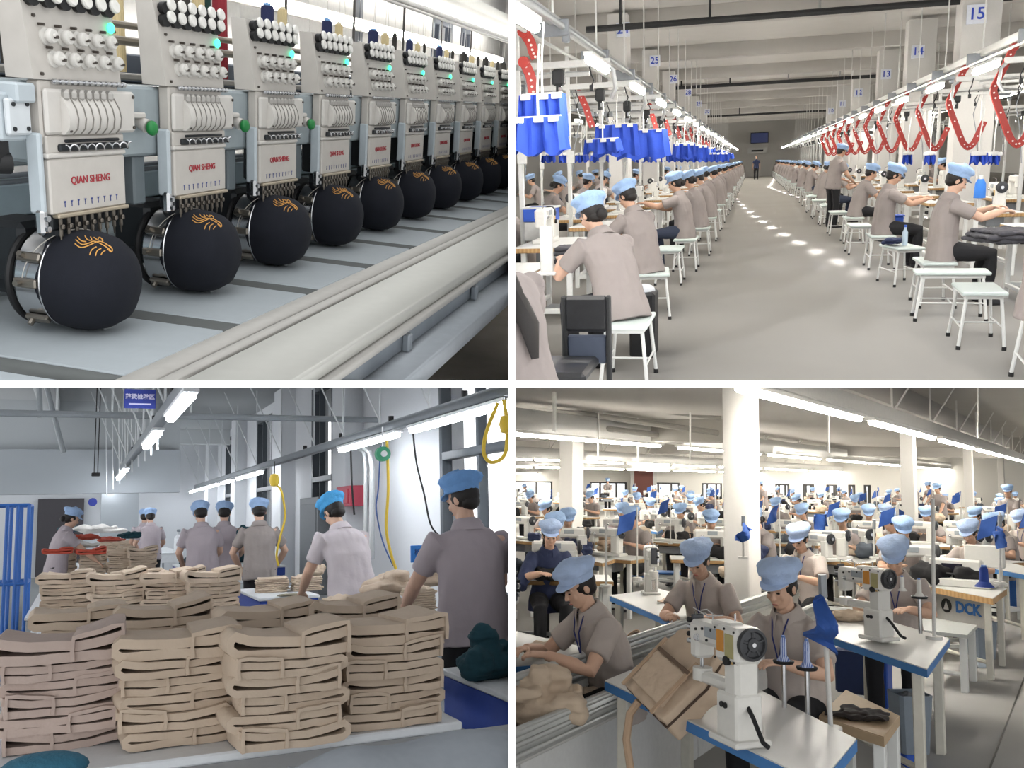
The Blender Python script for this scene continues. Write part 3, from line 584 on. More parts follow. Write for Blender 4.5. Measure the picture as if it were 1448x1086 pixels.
    t = thing('conduit', 'silver conduit pipes bending down the wall pier', 'pipe', (0, 0, 0)); Yc = r.at_x(522, 700, xw-.35).y
    for i, (px, dx) in enumerate(((517, 0), (526, 0))):
        m = MB(); P = [r.at_x(px-30, 632, xw-.35), r.at_x(px-12, 632, xw-.35), r.at_x(px-2, 640, xw-.35), r.at_x(px, 660, xw-.35), r.at_x(px, 790, xw-.35)]; m.tube(P, .035 if i else .025, 8); m.build('pipe', mat('conduit_silver', '#b9bcbd', .3, .6), t)
    def cord(name, label, pts, rad, matr, Yd, cat='cord', group=None):
        P = [r.at_y(x, y, Yd) for x, y in pts]; Q = []
        for i in range(len(P)-1):
            p_, a, b, n_ = P[max(i-1, 0)], P[i], P[i+1], P[min(i+2, len(P)-1)]
            for k in range(5):
                u = k/5; Q.append(.5*((2*a)+(b-p_)*u+(2*p_-5*a+4*b-n_)*u*u+(3*a-p_-3*b+n_)*u**3))
        Q.append(P[-1]); m = MB(); m.tube(Q, rad, 6); return solo(m, name, matr, label, cat, group=group)
    cord('power_cable', 'black cord hanging from the rail to the sill by the window', [(584, 612), (589, 655), (600, 700), (609, 742), (624, 760)], .008, BLK, 7.4); cord('power_cable', 'black cord hanging above the stooping man', [(496, 634), (498, 690), (501, 728)], .008, BLK, 7.6)
    cord('power_cable', 'thin blue cord hanging beside the yellow hose', [(538, 630), (535, 690), (532, 720), (541, 765), (556, 800)], .006, cblue, 7.3)
    cord('air_hose', 'yellow air hose hanging from the green reel to the heap table', [(547, 622), (549, 690), (546, 745), (552, 780), (560, 805)], .012, yel, 7.2); cord('air_hose', 'yellow hose loop hanging at the upper right', [(704, 570), (688, 610), (684, 640), (695, 654), (714, 642), (717, 600), (712, 565)], .014, yel, 6.2)
    cord('air_hose', 'yellow hose curling down past the middle man', [(389, 685), (398, 695), (403, 730), (396, 760), (391, 785), (394, 800)], .012, yel, 10)
    t = thing('hose_reel', 'green hose reel hanging under the rail', 'reel', r.at_y(541, 642, 7.2)); m = MB(); m.cyl((0, -.03, 0), (0, .03, 0), .06, n=18); m.build('drum', mat('reel_green', '#3c8f6c', .5), t); m = MB(); m.cyl((0, -.05, 0), (0, .05, 0), .025, n=12); m.cyl((0, 0, .05), (0, 0, .22), .006, n=6); m.build('hub', tabw, t)
    for i, (px, py, Yd) in enumerate(((716, 600, 6.2), (388, 679, 10))):
        t = thing('hose_reel', ('yellow hose reel at the upper right window', 'yellow hose reel above the middle man')[i], 'reel', r.at_y(px, py, Yd)); m = MB(); m.lathe([(0, -.07), (.04, -.06), (.055, 0), (.04, .06), (0, .07)], n=14); m.build('reel_body', yel, t); m = MB(); m.cyl((0, 0, .06), (0, 0, .2), .006, n=6); m.build('hook', BLK, t)
    a_ = r.at_y(591, 783, 6.9); t = thing('notice_board', 'small blue notice card standing behind the heap table', 'notice', a_); m = MB(); m.box((.05, 0, -.0), (.22, .015, .13), .003); m.build('card', mat('notice_blue', '#2f78c8', .5), t)
    place_mb(text_mb('检验区', .055, .001, 2), basis((.05, -.009, .01), (1, 0, 0), (0, 0, 1), (0, -1, 0))).build('lettering', mat('notice_navy', '#1f3d7c', .5), t); m = MB(); m.box((.05, .02, -.25), (.02, .02, .42)); m.build('post', tabw, t)
    t = thing('spray_bottle', 'white bottle on the far table by the distant workers', 'bottle', r.at_z(252, 779, ZT)); m = MB(); m.lathe([(0, 0), (.1, 0), (.1, .3), (.04, .38), (.04, .45), (0, .45)], n=14); m.build('bottle_body', tabw, t); m = MB(); m.box((0, 0, .48), (.08, .12, .06), .01); m.build('nozzle', mat('nozzle_grey', '#7c838a', .5), t)
    for i, px in enumerate((133, 138)):
        m = MB(); p = r.at_y(px, 671, 17); m.box(p, (.08, .08, .06), .01); m.cyl(p, p+V(0, 0, 1.5), .008, n=5); solo(m, 'ceiling_speaker', BLK, 'small black unit hanging before the slate panel, %s one' % ('left', 'right')[i], 'speaker')
    m = MB(); p = r.at_y(131, 710, 19.7); m.cyl(p-V(0, .03, 0), p+V(0, .03, 0), .08, n=16); solo(m, 'round_sign', mat('sign_board', '#2c3c94', .5), 'round blue disc on the slate panel by the rail end', 'sign')
    p, q = r.at_y(62, 722, 24), r.at_y(94, 790, 24); m = MB(); m.box(((p.x+q.x)/2, 29.8, -.4), (1.2, .1, 2.2)); struct(m, 'door_1', mat('door_dark', '#4a474b', .6))
    p = r.at_y(173, 740, 24); m = MB(); m.box((p.x, 26, -.4), (.9, .4, 3.2), .01); struct(m, 'pillar_9', dim)
# ================================================================== hall four: bag sewing lines under long light rails
def hall_sewing():
    r = Room((1560, 682), 150, 1, -1); ROOMS.append(r); use(r)
    G = -1.82; T = G+.76; rs = random.Random(3)
    lamp = mat('rail_light', '#fffaf0', .4, emit=60); prof = mat('trunking_white', '#cfcdc8', .5); wl = mat('sewing_wall', '#d9d6cf', .8, noise_amt=.02); pil = mat('pillar_grey', '#c9c6c1', .8, noise_amt=.02)
    ce = mat('sewing_ceiling', '#b9b5ae', .9, noise_amt=.03, scale=.7); bm_ = mat('beam_grey', '#a6a29c', .9, noise_amt=.03, scale=.7); fl = mat('floor_screed', '#a3a09a', .4, noise_amt=.06, scale=1.5); alu = mat('trough_aluminium', '#c6c6c2', .3, .35); pipe = mat('pipe_dull', '#86837d', .5)
    tanbag = mat('bag_canvas', '#c8b29b', .9, noise_amt=.06, scale=12, bump=.3, bscale=25); tan = mat('heap_canvas', '#ccb8a1', .9, noise_amt=.08, scale=9, bump=.35, bscale=18); dark = mat('heap_black', '#1d1c1d', .9, bump=.4, bscale=10); flag = mat('flag_blue', '#2c5299', .7, bump=.2, bscale=8); brn = mat('cloth_blackbrown', '#241d1a', .8, bump=.3, bscale=14)
    fx = (r.RT @ V(1, 0, 0)); fx.z = 0; fx.normalize(); fy = V(-fx.y, fx.x, 0)
    def cam_rz(p, rel): az = math.atan2(-p[1], -p[0])-math.radians(rel); return az-PI/2
    # ---- shell
    c = fy*40; M = basis(V(0, 0, 0), fx, fy, V(0, 0, 1))
    m = MB(); m.box((0, 36, G-.05), (90, 76, .1), M=M); struct(m, 'floor', fl)
    m = MB(); m.box((0, 40, 1.75), (90, 60, .1), M=M); struct(m, 'ceiling', ce)
    def P(px, py, D): return M.inverted() @ r.at_d(px, py, D)     # hall point in the wall's own frame
    DW = 60; wpx = [(700, 781), (834, 886), (919, 961), (992, 1021), (1096, 1116), (1135, 1151), (1168, 1184), (1199, 1209), (1221, 1231)]
    q = P(729, 680, DW); zt, zb = q.z, P(729, 708, DW).z; yw = q.y; m = MB(); x = -45
    ww = [(P(a_, 690, DW).x, P(b_, 690, DW).x) for a_, b_ in wpx]
    for a_, b_ in ww+[(45, None)]:
        m.box(((x+a_)/2, yw+.15, 0), (a_-x, .3, 3.7), M=M)
        if b_ is None: break
        m.box(((a_+b_)/2, yw+.15, (zt+1.8)/2), (b_-a_, .3, 1.8-zt), M=M); m.box(((a_+b_)/2, yw+.15, (zb+G)/2), (b_-a_, .3, zb-G), M=M); x = b_
    struct(m, 'wall_back', wl)
    fr = mat('sash_dark', '#3f3d3b', .5)
    for i, (a_, b_) in enumerate(ww):
        w_ = b_-a_; m = MB()
        for xx in (a_+.06, a_+w_*.28, b_-w_*.28, b_-.06): m.box((xx, yw+.05, (zt+zb)/2), (.12, .1, zt-zb), M=M)
        for zz in (zb+.05, zt-.05): m.box(((a_+b_)/2, yw+.05, zz), (w_, .1, .1), M=M)
        f = struct(m, 'window_%d' % (i+1), fr); m = MB(); m.box(((a_+b_)/2, yw+.1, (zt+zb)/2), (w_, .02, zt-zb), M=M); m.build('pane', GLASS, f)
    p = P(910, 700, DW-1); t = thing('wall_door', 'dark reddish door in the far white wall', 'door', (0, 0, 0)); m = MB(); m.box((p.x, p.y, -.7), (1.2, .1, 2.2), M=M); m.build('door_panel', mat('door_brown', '#6d3f36', .6), t); m = MB(); m.box((p.x, p.y+.03, -.65), (1.7, .1, 2.5), M=M); m.build('door_frame', prof, t)
    for i, (px, w, D) in enumerate(((1049, .42, 9.6), (1286, .42, 19.5), (1371, .44, 33), (1417, .44, 46), (808, .56, 21))):
        p = r.at_d(px, 700, D); m = MB(); m.box((p.x, p.y, (1.72+G)/2), (w*.62, w*.95, 1.72-G), .01, M=None); struct(m, 'pillar_%d' % (i+1), pil)
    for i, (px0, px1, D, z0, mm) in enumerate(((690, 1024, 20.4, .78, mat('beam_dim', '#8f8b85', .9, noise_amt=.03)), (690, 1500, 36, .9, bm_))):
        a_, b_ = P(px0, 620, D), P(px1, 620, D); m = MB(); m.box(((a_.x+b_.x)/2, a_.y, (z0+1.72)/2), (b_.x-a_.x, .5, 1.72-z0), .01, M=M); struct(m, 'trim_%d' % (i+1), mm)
    p0 = r.at_z(1200, 560, 1.6); m = MB(); m.box((-6.2, 26, 1.5), (6.4, 34, .45), .01); struct(m, 'trim_3', bm_)
    for i, (a_, b_, z) in enumerate((((729, 572), (1015, 612), 1.2), ((729, 590), (930, 615), 1.1), ((729, 556), (1018, 590), 1.35), ((880, 548), (1018, 575), 1.45))):
        D = 17.5; m = MB(); A_, B_ = r.at_d(*a_, D), r.at_d(*b_, D+1.5); m.cyl(A_, B_, .06, n=8); 
        solo(m, 'ceiling_pipe', pipe, 'grey pipe under the ceiling at upper left, %s one counted downward' % ORD[(2, 3, 1, 0)[i]], 'pipe', group='grey ceiling pipes')
    # ---- light rails
    def rail(label, pxa, pxb, z, segs, h=.2, wd=.12, y0=None, y1=None):
        a_, b_ = r.at_z(*pxa, z), r.at_z(*pxb, z); x = (a_.x+b_.x)/2; f = lambda s_: r.at_x(*s_, x).y
        ys = [(f(s0), f(s1)) for s0, s1 in segs]; y0 = y0 if y0 is not None else ys[0][0]-1.5; y1 = y1 or ys[-1][1]+1; t = thing('light_rail', label, 'lamp', (x, y0, z)); m = MB(); m.box((0, (y1-y0)/2, .05+h/2), (wd, y1-y0, h), .01); m.build('trunking', prof, t)
        for a_, b_ in ys:
            m = MB(); m.box((0, (a_+b_)/2-y0, .03), (wd*.8, b_-a_, .05), .005); q_ = m.build('batten', mat('batten_white', '#dcdad5', .5), t); m = MB(); m.box((0, (a_+b_)/2-y0, -.02), (wd*.6, (b_-a_)*.96, .06), .02); m.build('tube', lamp, q_)
        k = y0+1.2
        while k < min(y1, y0+42):
            m = MB(); m.cyl((0, k-y0, h), (0, k-y0, 1.7-z), .018, n=6); m.cyl((0, k-y0, h), (.35, k-y0+.5, 1.7-z), .014, n=6); m.build('hanger_rod', mat('rod_pale', '#d4d2cd', .4), t); k += 3.6
    rail('nearest white light rail, running from the top middle down to the right', (1217, 590), (1330, 622), .78, [((1040, 540), (1217, 590)), ((1230, 596), (1321, 622)), ((1329, 624), (1376, 637)), ((1381, 638), (1418, 647)), ((1422, 648), (1452, 655))], h=.2, wd=.16, y1=60)
    def many(x0, y0, x1, y1, n): return [((lerp(x0, x1, (i+.04)/n), lerp(y0, y1, (i+.04)/n)), (lerp(x0, x1, (i+.94)/n), lerp(y0, y1, (i+.94)/n))) for i in range(n)]
    rail('second white light rail from the front, in front of the big pillar', (935, 628), (1165, 650), .72, [((715, 608), (935, 630)), ((958, 632), (1076, 642)), ((1086, 643), (1160, 650)), ((1170, 651), (1225, 657)), ((1230, 657.5), (1270, 661))]+many(1272, 661, 1448, 675, 6), h=.38, wd=.2)
    rail('third light rail back, a thin bright line', (880, 656), (1150, 664), .5, many(690, 650.5, 1275, 668, 9), h=.3, wd=.25); rail('fourth light rail back, a thin bright line over the far tables', (880, 664), (1150, 670), .36, many(690, 661, 1275, 672, 9), h=.25, wd=.3); rail('farthest light rail in front of the white wall', (880, 672), (1150, 674.5), .16, many(690, 671, 1275, 675.5, 8), h=.2, wd=.3)
    for i, (px, py0, py1, D) in enumerate(((784, 548, 610, 14), (846, 548, 645, 18), (976, 560, 650, 18), (902, 590, 655, 20), (1172, 585, 640, 14), (1383, 548, 620, 15))):
        m = MB(); m.cyl(r.at_d(px, py0-12, D), r.at_d(px, py1, D), .03 if i == 0 else .016, n=6); solo(m, 'hanger_rod', mat('rod_pale', '#d4d2cd', .4), 'thin pale rod dropping from the ceiling, %s counted from the left' % ORD[(0, 1, 3, 2, 4, 5)[i]], 'rod', group='ceiling rods')
    # ---- tables built to their outline
    def quad(label, pxs, z=T, edge=EDGEB, th=.05, legs=True, name='sewing_table', top=None, legm=None):
        pts = [r.at_z(x, y, z) for x, y in pxs]; c = sum(pts, V(0, 0, 0))/4; t = thing(name, label, 'table', (c.x, c.y, G)); pl = [(p.x-c.x, p.y-c.y) for p in pts]; h = z-G
        m = MB(); m.prism([(x*.995, y*.995) for x, y in pl], .008, Matrix.Translation(V(0, 0, h-.004))); m.build('table_top', top or TOPW, t)
        m = MB(); m.prism(pl, th-.006, Matrix.Translation(V(0, 0, h-.006-(th-.006)/2))); m.build('edge_band', edge, t)
        if legs:
            for x, y in pl: m = MB(); m.box((x*.82, y*.82, (h-th)/2), (.06, .06, h-th), .006); m.build('leg', legm or mat('leg_cream', '#d3cfc2', .5), t)
            m = MB(); m.cyl((pl[0][0]*.82, pl[0][1]*.82, .15), (pl[1][0]*.82, pl[1][1]*.82, .15), .02, n=8); m.build('stretcher', legm or mat('leg_cream', '#d3cfc2', .5), t)
        return t
    quad('white sewing table with blue edge in the foreground carrying the nearest machine', [(855, 962), (1160, 1108), (1212, 1045), (962, 918)])
    quad('blue edged sewing table in the middle right with the second big machine', [(1130, 885), (1311, 946), (1343, 903), (1222, 868)])
    quad('blue edged table at the left before the man in profile', [(690, 945), (793, 936), (838, 918), (720, 890)], T+.0); quad('blue edged white table of the man bent over tan pieces', [(862, 842), (958, 882), (1024, 858), (930, 832)])
    quad('wood edged table with a display machine at the right', [(1300, 826), (1404, 846), (1424, 832), (1335, 812)], edge=WOOD, th=.06); quad('blue edged white table corner at the far right edge', [(1385, 800), (1448, 812), (1475, 806), (1420, 794)], th=.06)
    quad('table carrying the stacked tan bags beside the navy jacket', [(808, 786), (852, 796), (888, 784), (840, 776)], edge=WOOD); quad('wood edged table before the middle woman', [(1150, 785), (1218, 797), (1240, 788), (1180, 776)], edge=WOOD, th=.06)
    quad('blue edged table with two machines left of the big pillar', [(930, 762), (1012, 772), (1030, 762), (960, 753)]); quad('farther blue edged table left of the big pillar', [(858, 742), (930, 752), (945, 744), (880, 736)]); quad('wood edged table behind the right pillar', [(1312, 750), (1376, 757), (1392, 751), (1332, 745)], edge=WOOD)
    # ---- the trough between the lines
    zt_ = -1.14; n0, n1 = r.at_z(729, 1030, zt_), r.at_z(890, 962, zt_); f0, f1 = r.at_z(800, 932, zt_), r.at_z(1060, 840, zt_); xn = (n0.x+n1.x)/2; xf_ = xn-.27; zf = r.at_x(900, 897, xf_).z; ya, yb = 2.6, 9.2
    t = thing('bag_trough', 'long aluminium trough with white side panels running between the sewing lines', 'trough', (0, 0, 0))
    for x, zq in ((xn, zt_), (xf_, zf)):
        m = MB(); m.box((x, (ya+yb)/2, zq-.075), (.035, yb-ya, .15), .006); ra = m.build('side_rail', alu, t)
        for k in range(3): m = MB(); m.box((x+.02, (ya+yb)/2, zq-.02-.05*k), (.012, yb-ya, .026), .005); m.build('rail_rib', alu, ra)
    m = MB(); m.box(((xn+xf_)/2, (ya+yb)/2, zt_-.16), (xn-xf_, yb-ya, .02)); m.build('trough_bed', prof, t); m = MB(); m.box((xf_, (ya+yb)/2, (zf-.15+zt_-.17)/2), (.02, yb-ya, zf-.15-zt_+.17)); m.build('back_board', prof, t)
    for k in range(6):
        y = ya+.55+1.1*k; m = MB(); m.box((xn-.02, y, (zt_-.17+G)/2), (.02, 1.08, zt_-.17-G), .004); m.build('side_panel', mat('panel_white', '#d3d3d1', .4), t)
    # ---- people
    FW = {}
    polo = mat('polo_sewing_lit', '#b3a8a0', .85, noise_amt=.05, scale=8, bump=.25, bscale=14); capl = mat('cap_sewing_lit', '#b3c8ea', .8, noise_amt=.07, scale=25, bump=.4, bscale=45); skl = mat('skin_sewing_lit', '#d3ab92', .55, noise_amt=.05, scale=20)  # uniform and skin copies lightened to stand in for light missing up front
    def sit(key, label, px, py, rel, zt=1.33, rz=None, group=None, s=1, **kw):
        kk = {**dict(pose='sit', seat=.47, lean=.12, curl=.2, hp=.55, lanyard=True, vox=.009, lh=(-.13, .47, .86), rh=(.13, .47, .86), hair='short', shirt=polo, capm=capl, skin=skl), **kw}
        d = person_meshes(key, **kk); hc = d['info']['HC']; p = r.at_z(px, py, G+hc.z*s+.135*s); a_ = cam_rz(p, rel); off = Matrix.Rotation(a_, 3, 'Z') @ V(0, hc.y*s, 0)
        return person(key, label, (p.x-off.x, p.y-off.y, G), a_, group, s, **kk)
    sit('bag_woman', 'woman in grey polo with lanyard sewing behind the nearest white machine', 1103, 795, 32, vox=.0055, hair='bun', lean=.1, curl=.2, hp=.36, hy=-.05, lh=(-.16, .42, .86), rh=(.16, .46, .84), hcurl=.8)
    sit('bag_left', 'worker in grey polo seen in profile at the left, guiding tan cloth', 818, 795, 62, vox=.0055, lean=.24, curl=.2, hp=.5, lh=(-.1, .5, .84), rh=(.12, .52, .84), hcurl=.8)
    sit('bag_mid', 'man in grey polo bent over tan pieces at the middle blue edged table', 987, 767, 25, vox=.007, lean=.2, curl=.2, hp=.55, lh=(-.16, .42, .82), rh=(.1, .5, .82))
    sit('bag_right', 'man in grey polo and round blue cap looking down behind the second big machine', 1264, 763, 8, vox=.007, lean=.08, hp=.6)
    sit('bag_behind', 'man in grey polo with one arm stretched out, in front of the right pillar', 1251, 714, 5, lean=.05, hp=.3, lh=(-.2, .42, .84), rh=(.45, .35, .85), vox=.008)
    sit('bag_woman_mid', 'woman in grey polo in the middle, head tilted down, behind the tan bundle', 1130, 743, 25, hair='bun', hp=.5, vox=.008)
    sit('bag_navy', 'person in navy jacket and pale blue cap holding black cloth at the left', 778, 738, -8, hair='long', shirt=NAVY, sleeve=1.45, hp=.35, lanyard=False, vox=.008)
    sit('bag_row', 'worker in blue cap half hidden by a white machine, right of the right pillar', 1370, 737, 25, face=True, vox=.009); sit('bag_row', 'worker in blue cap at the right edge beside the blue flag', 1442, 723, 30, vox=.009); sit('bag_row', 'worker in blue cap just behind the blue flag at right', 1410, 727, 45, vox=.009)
    fk = [dict(lean=.15, hp=.5, hair='bun'), dict(lean=.25, hp=.4, hair='short', shirt=SHIRT), dict(lean=.05, hp=.45, hair='bun', lh=(-.2, .4, .9))]
    far0 = {}
    T0 = make_table('', .6, 1.15, (0, 0, G), edge=WOOD, group='far sewing tables'); M0 = make_machine('', (0, 0, 0), 0, 1.1, group='far sewing machines', detail=0)
    pole0 = thing('flag_pole', '', 'flag pole', (0, 0, G), group='far flag poles'); m = MB(); m.cyl((0, 0, .76), (0, 0, 1.5), .009, n=6); m.cyl((0, 0, .74), (0, 0, .77), .05, n=10); m.build('pole', prof, pole0)
    m = MB(); m.sheet([[V(.01+.17*u+.04*v, .03*math.sin(u*5+v*3), 1.47-.2*v-.07*u) for u in (0, .33, .66, 1)] for v in (0, .33, .66, 1)], .012); m.build('flag_cloth', flag, pole0, 60)
    HP = [lumpy(x_, .03, 'far_heap', None, .05, 6, 2, 5+k) for k, x_ in enumerate([MB().box((0, 0, .12), (.5, .4, .24), .05), MB().box((0, 0, .15), (.4, .5, .3), .08)])]
    pillars = [r.at_d(px, 700, D) for px, D in ((1049, 9.6), (1286, 19.5), (1371, 33), (1417, 46), (808, 21))]
    rows = [(10.5, 6), (13, 7), (16, 8), (20, 9), (25, 10), (31, 11), (38, 12), (47, 13)]
    cnt = 0; first = True; nh = 0; WORD = ['nearest far row', 'second far row', 'third far row', 'fourth far row', 'fifth far row', 'sixth far row', 'seventh far row', 'last far row']
    hmats = [dark, tan, NAVY, dark, mat('heap_slate', '#4a5058', .9), tan]
    for ri, (D, n) in enumerate(rows):
        for j in range(n):
            px = 735+(715/n)*(j+.5)+rs.uniform(-18, 18); hz = r.px(r.at_d(px, 700, D)); base = r.at_d(px, 690, D); p = V(base.x, base.y, G)
            if any((V(p.x, p.y, 0)-V(q.x, q.y, 0)).length < 1.75 for q in pillars) or (D < 12 and 880 < px < 1010) or (D < 12 and px > 1380): continue
            k = rs.randrange(3); rel = rs.uniform(-10, 55); rz = cam_rz(p, rel); lab = 'worker in blue cap, %s from the left in the %s' % (ORD[j], WORD[ri])
            stand = rs.random() < .1
            key = 'far_st' if stand else 'far_%d' % k
            if key not in far0: far0[key] = person('bag_'+key, lab, (p.x, p.y, G), rz, 'workers of the far sewing rows', vox=.014, fingers=False, face=False, **(dict(pose='stand', lean=.1, hp=.3) if stand else dict(pose='sit', seat=.5, lh=(-.13, .45, .88), rh=(.13, .45, .88), **fk[k]) if k != 2 else dict(pose='sit', seat=.5, rh=(.13, .45, .88), **fk[k])))
            else: dup(far0[key], (p.x, p.y, G), rz, lab, 'workers of the far sewing rows')
            fwd = V(-math.sin(rz), math.cos(rz), 0); q = p+fwd*.72; lt = 'sewing table before the %s worker of the %s' % (ORD[j], WORD[ri]); lm = 'white sewing machine of the %s worker in the %s' % (ORD[j], WORD[ri])
            if first: T0.matrix_world = r.R4 @ xf((q.x, q.y, G), rz+PI/2); T0['label'] = lt; M0.matrix_world = r.R4 @ xf((q.x, q.y, T), rz+PI, s=1.1); M0['label'] = lm
            else: dup(T0, (q.x, q.y, G), rz+PI/2, lt); dup(M0, (q.x, q.y, T), rz+PI, lm, s=1.1)
            side = V(math.cos(rz), math.sin(rz), 0)
            if rs.random() < .75:
                w_ = q+side*rs.choice((-.85, .85)); lb = 'small blue flag on a pole by the %s worker of the %s' % (ORD[j], WORD[ri])
                if 'label' not in pole0 or not pole0['label']: pole0.matrix_world = r.R4 @ xf((w_.x, w_.y, G), rz); pole0['label'] = lb
                else: dup(pole0, (w_.x, w_.y, G), rz+rs.uniform(-1, 1), lb)
            for _ in range(2):
                w_ = q+side*rs.uniform(-.5, .5)+fwd*rs.uniform(-.2, .35); o = link('cloth_heap', HP[nh % 2].copy()); mm = hmats[rs.randrange(6)]; o.data.materials.clear(); o.data.materials.append(mm); o.matrix_world = r.R4 @ xf((w_.x, w_.y, T+.002), rs.uniform(0, 3), s=rs.uniform(.45, .75)); tag(o, '%s cloth heap by the %s worker of the %s, %s' % ('pale' if mm is tan else 'dark', ORD[j], WORD[ri], ('larger', 'smaller')[_]), 'cloth heap', 'cloth heaps on the far tables'); nh += 1
            first = False
    # ---- the two big machines and their fittings
    hero = make_machine('nearest big white sewing machine with dark handwheel on a tall base', (0, 0, 0), 0, 1, group='tall based machines', detail=1)
    # tall base block, tension cluster and labels
    for c_ in list(hero.children):
        if c_.name.startswith('handwheel'):
            kill(c_)
    m = MB(); m.lathe([(.0, 0), (.03, 0), (.034, .012), (.055, .014), (.064, .004), (.075, .002), (.078, .014), (.075, .03), (.062, .032), (.056, .02), (.034, .022), (.03, .03), (0, .03)], (.215, 0, .285), (1, 0, 0), 32); wh = m.build('handwheel', mat('wheel_dark', '#3c3d40', .4, .3), hero)
    m = MB()
    for k in range(5): a_ = k*2*PI/5; m.box((.236, 0, 0), (.012, .014, .07), .003, M=Matrix.Translation(V(0, 0, .285)) @ Matrix.Rotation(a_, 4, 'X') @ Matrix.Translation(V(0, 0, .035)))
    m.build('spoke', mat('wheel_dark', '#3c3d40', .4, .3), wh); m = MB(); m.cyl((.24, 0, .285), (.25, 0, .285), .011, n=12); m.build('wheel_hub', CHR, wh)
    m = MB(); m.box((.12, 0, .27), (.19, .155, .17), .02); m.box((.03, 0, .35), (.16, .09, .03), .01); gh = m.build('gear_housing', CASTW, hero)
    for x, z in ((.04, .34), (.2, .34), (.04, .2), (.2, .2), (.12, .345)): m = MB(); m.cyl((x, -.078, z), (x, -.083, z), .006, n=8); m.build('screw', BLK, gh)
    m = MB(); m.box((.085, -.08, .285), (.06, .006, .1), .002); m.build('orange_label', mat('label_orange', '#c8862f', .5), gh); m = MB(); m.box((.16, -.08, .27), (.07, .006, .11), .002); m.build('spec_label', mat('label_yellow', '#a8a070', .5), gh)
    for x, z in ((-.1, .31), (-.06, .26), (-.16, .3), (-.02, .315)): m = MB(); m.cyl((x, -.06, z), (x, -.068, z), .007, n=8); m.build('oil_cap', BLK, hero)
    m = MB(); m.tube([(-.23, -.02, .36), (-.2, -.05, .4), (-.1, -.03, .37), (.02, -.02, .39)], .003, 5); m.build('thread_wire', CHR, hero)
    for c_ in list(hero.children):
        if c_.name.startswith('bed_plate'): kill(c_)
    m = MB(); m.box((.12, 0, -.06), (.17, .15, .22), .012); m.box((.12, 0, -.17), (.24, .2, .03), .008); ba = m.build('base_block', CASTW, hero)
    for x in (.07, .1): m = MB(); m.cyl((x+.02, -.075, -.01), (x+.02, -.083, -.01), .014, n=12); m.build('port', BLK, ba)
    m = MB(); m.box((.03, -.02, -.08), (.02, .05, .12), .006); m.cyl((.02, -.03, -.02), (.02, -.05, -.02), .008, n=8); m.build('hose_valve', CHR, ba)
    m = MB(); m.cyl((-.2, 0, .04), (-.2, 0, .1), .05, n=16); m.box((-.05, 0, .06), (.34, .06, .06), .015); m.build('cylinder_bed', CASTW, hero)
    
    for k in range(4): m = MB(); m.cyl((-.24, -.03, .33-.035*k), (-.27, -.04, .33-.035*k), .013, n=10); m.cyl((-.27, -.04, .33-.035*k), (-.275, -.042, .33-.035*k), .008, n=8); m.build('tension_knob', CHR if k % 2 else BLK, hero)
    m = MB(); m.box((-.245, 0, .27), (.02, .07, .18), .006); m.build('face_plate', mat('face_dark', '#55565a', .35, .5), hero)
    m = MB(); m.tube([(.18, .0, .0), (.26, -.02, -.04), (.36, -.04, -.12), (.4, -.04, -.13)], .011, 8); m.build('knee_lever', BLK, hero)
    pA, pC = r.at_z(855, 962, T), r.at_z(1160, 1108, T); az = math.atan2(pC.y-pA.y, pC.x-pA.x)
    b0 = r.at_z(1046, 1050, T); s0 = .85; off = Matrix.Rotation(az, 3, 'Z') @ V(.12*s0, 0, 0); hero.matrix_world = r.R4 @ xf((b0.x-off.x, b0.y-off.y, T+.187*s0), az, s=s0)
    pA2, pC2 = r.at_z(1130, 885, T), r.at_z(1311, 946, T); az2 = math.atan2(pC2.y-pA2.y, pC2.x-pA2.x); b1 = r.at_z(1243, 908, T); off = Matrix.Rotation(az2+.3, 3, 'Z') @ V(.12*s0, 0, 0); dup(hero, (b1.x-off.x, b1.y-off.y, T+.187*s0*1.1), az2+.3, 'second big white sewing machine with dark handwheel, before the man in the round cap', s=s0)
    b2 = r.at_z(922, 842, T); dup(hero, (b2.x, b2.y, T+.187*.8), az2+PI*.93, 'white sewing machine seen from its needle end beside the bent man', s=.8)
    b3 = r.at_z(738, 915, T); dup(hero, (b3.x-.15, b3.y, T+.187*.8), az+PI, 'white sewing machine cut by the left edge, before the worker in profile', s=.8)
    mcs = [((1365, 792), 'white machine with thread cones before the half hidden worker', 1.2, .1), ((930, 748), 'white machine on the farther table left of the big pillar', 1.2, .2), ((1000, 756), 'white machine right of it on the blue edged table', 1.2, .1), ((1158, 792), 'white machine before the middle woman', 1.0, .3), ((968, 752), 'white machine between the two others left of the pillar', 1.1, .2)]
    for (px, py), lab, s_, da in mcs: b = r.at_z(px, py, T); dup(M0, (b.x, b.y, T), az2+da, lab, s=s_)
    # display machine
    b = r.at_z(1350, 828, T); t = thing('display_machine', 'white computer machine with a small dark screen on the wood edged table', 'sewing machine', (b.x, b.y, T), cam_rz(b, 15)+PI)
    m = MB(); m.box((0, .1, .13), (.5, .2, .26), .015); m.box((.05, .02, .04), (.62, .35, .08), .01); m.build('machine_body', CASTW, t); m = MB(); m.box((-.02, -.005, .17), (.2, .012, .1), .003); s_ = m.build('screen', mat('screen_dark', '#23222e', .25), t); m = MB(); m.tube([(-.18, -.03, .1), (-.12, -.06, .13), (.02, -.08, .12), (.08, -.08, .08)], .012, 6); m.build('handle', BLK, t)
    m = MB(); m.box((.25, .16, .3), (.36, .1, .22), .01); m.build('side_cover', CASTW, t)
    # skirt panel with lettering under the wood edged table
    a_, b_ = r.at_z(1316, 838, T-.1), r.at_z(1400, 852, T-.1); d_ = (b_-a_).normalized(); nrm = d_.cross(V(0, 0, 1)); c = (a_+b_)/2+V(0, 0, -.1)
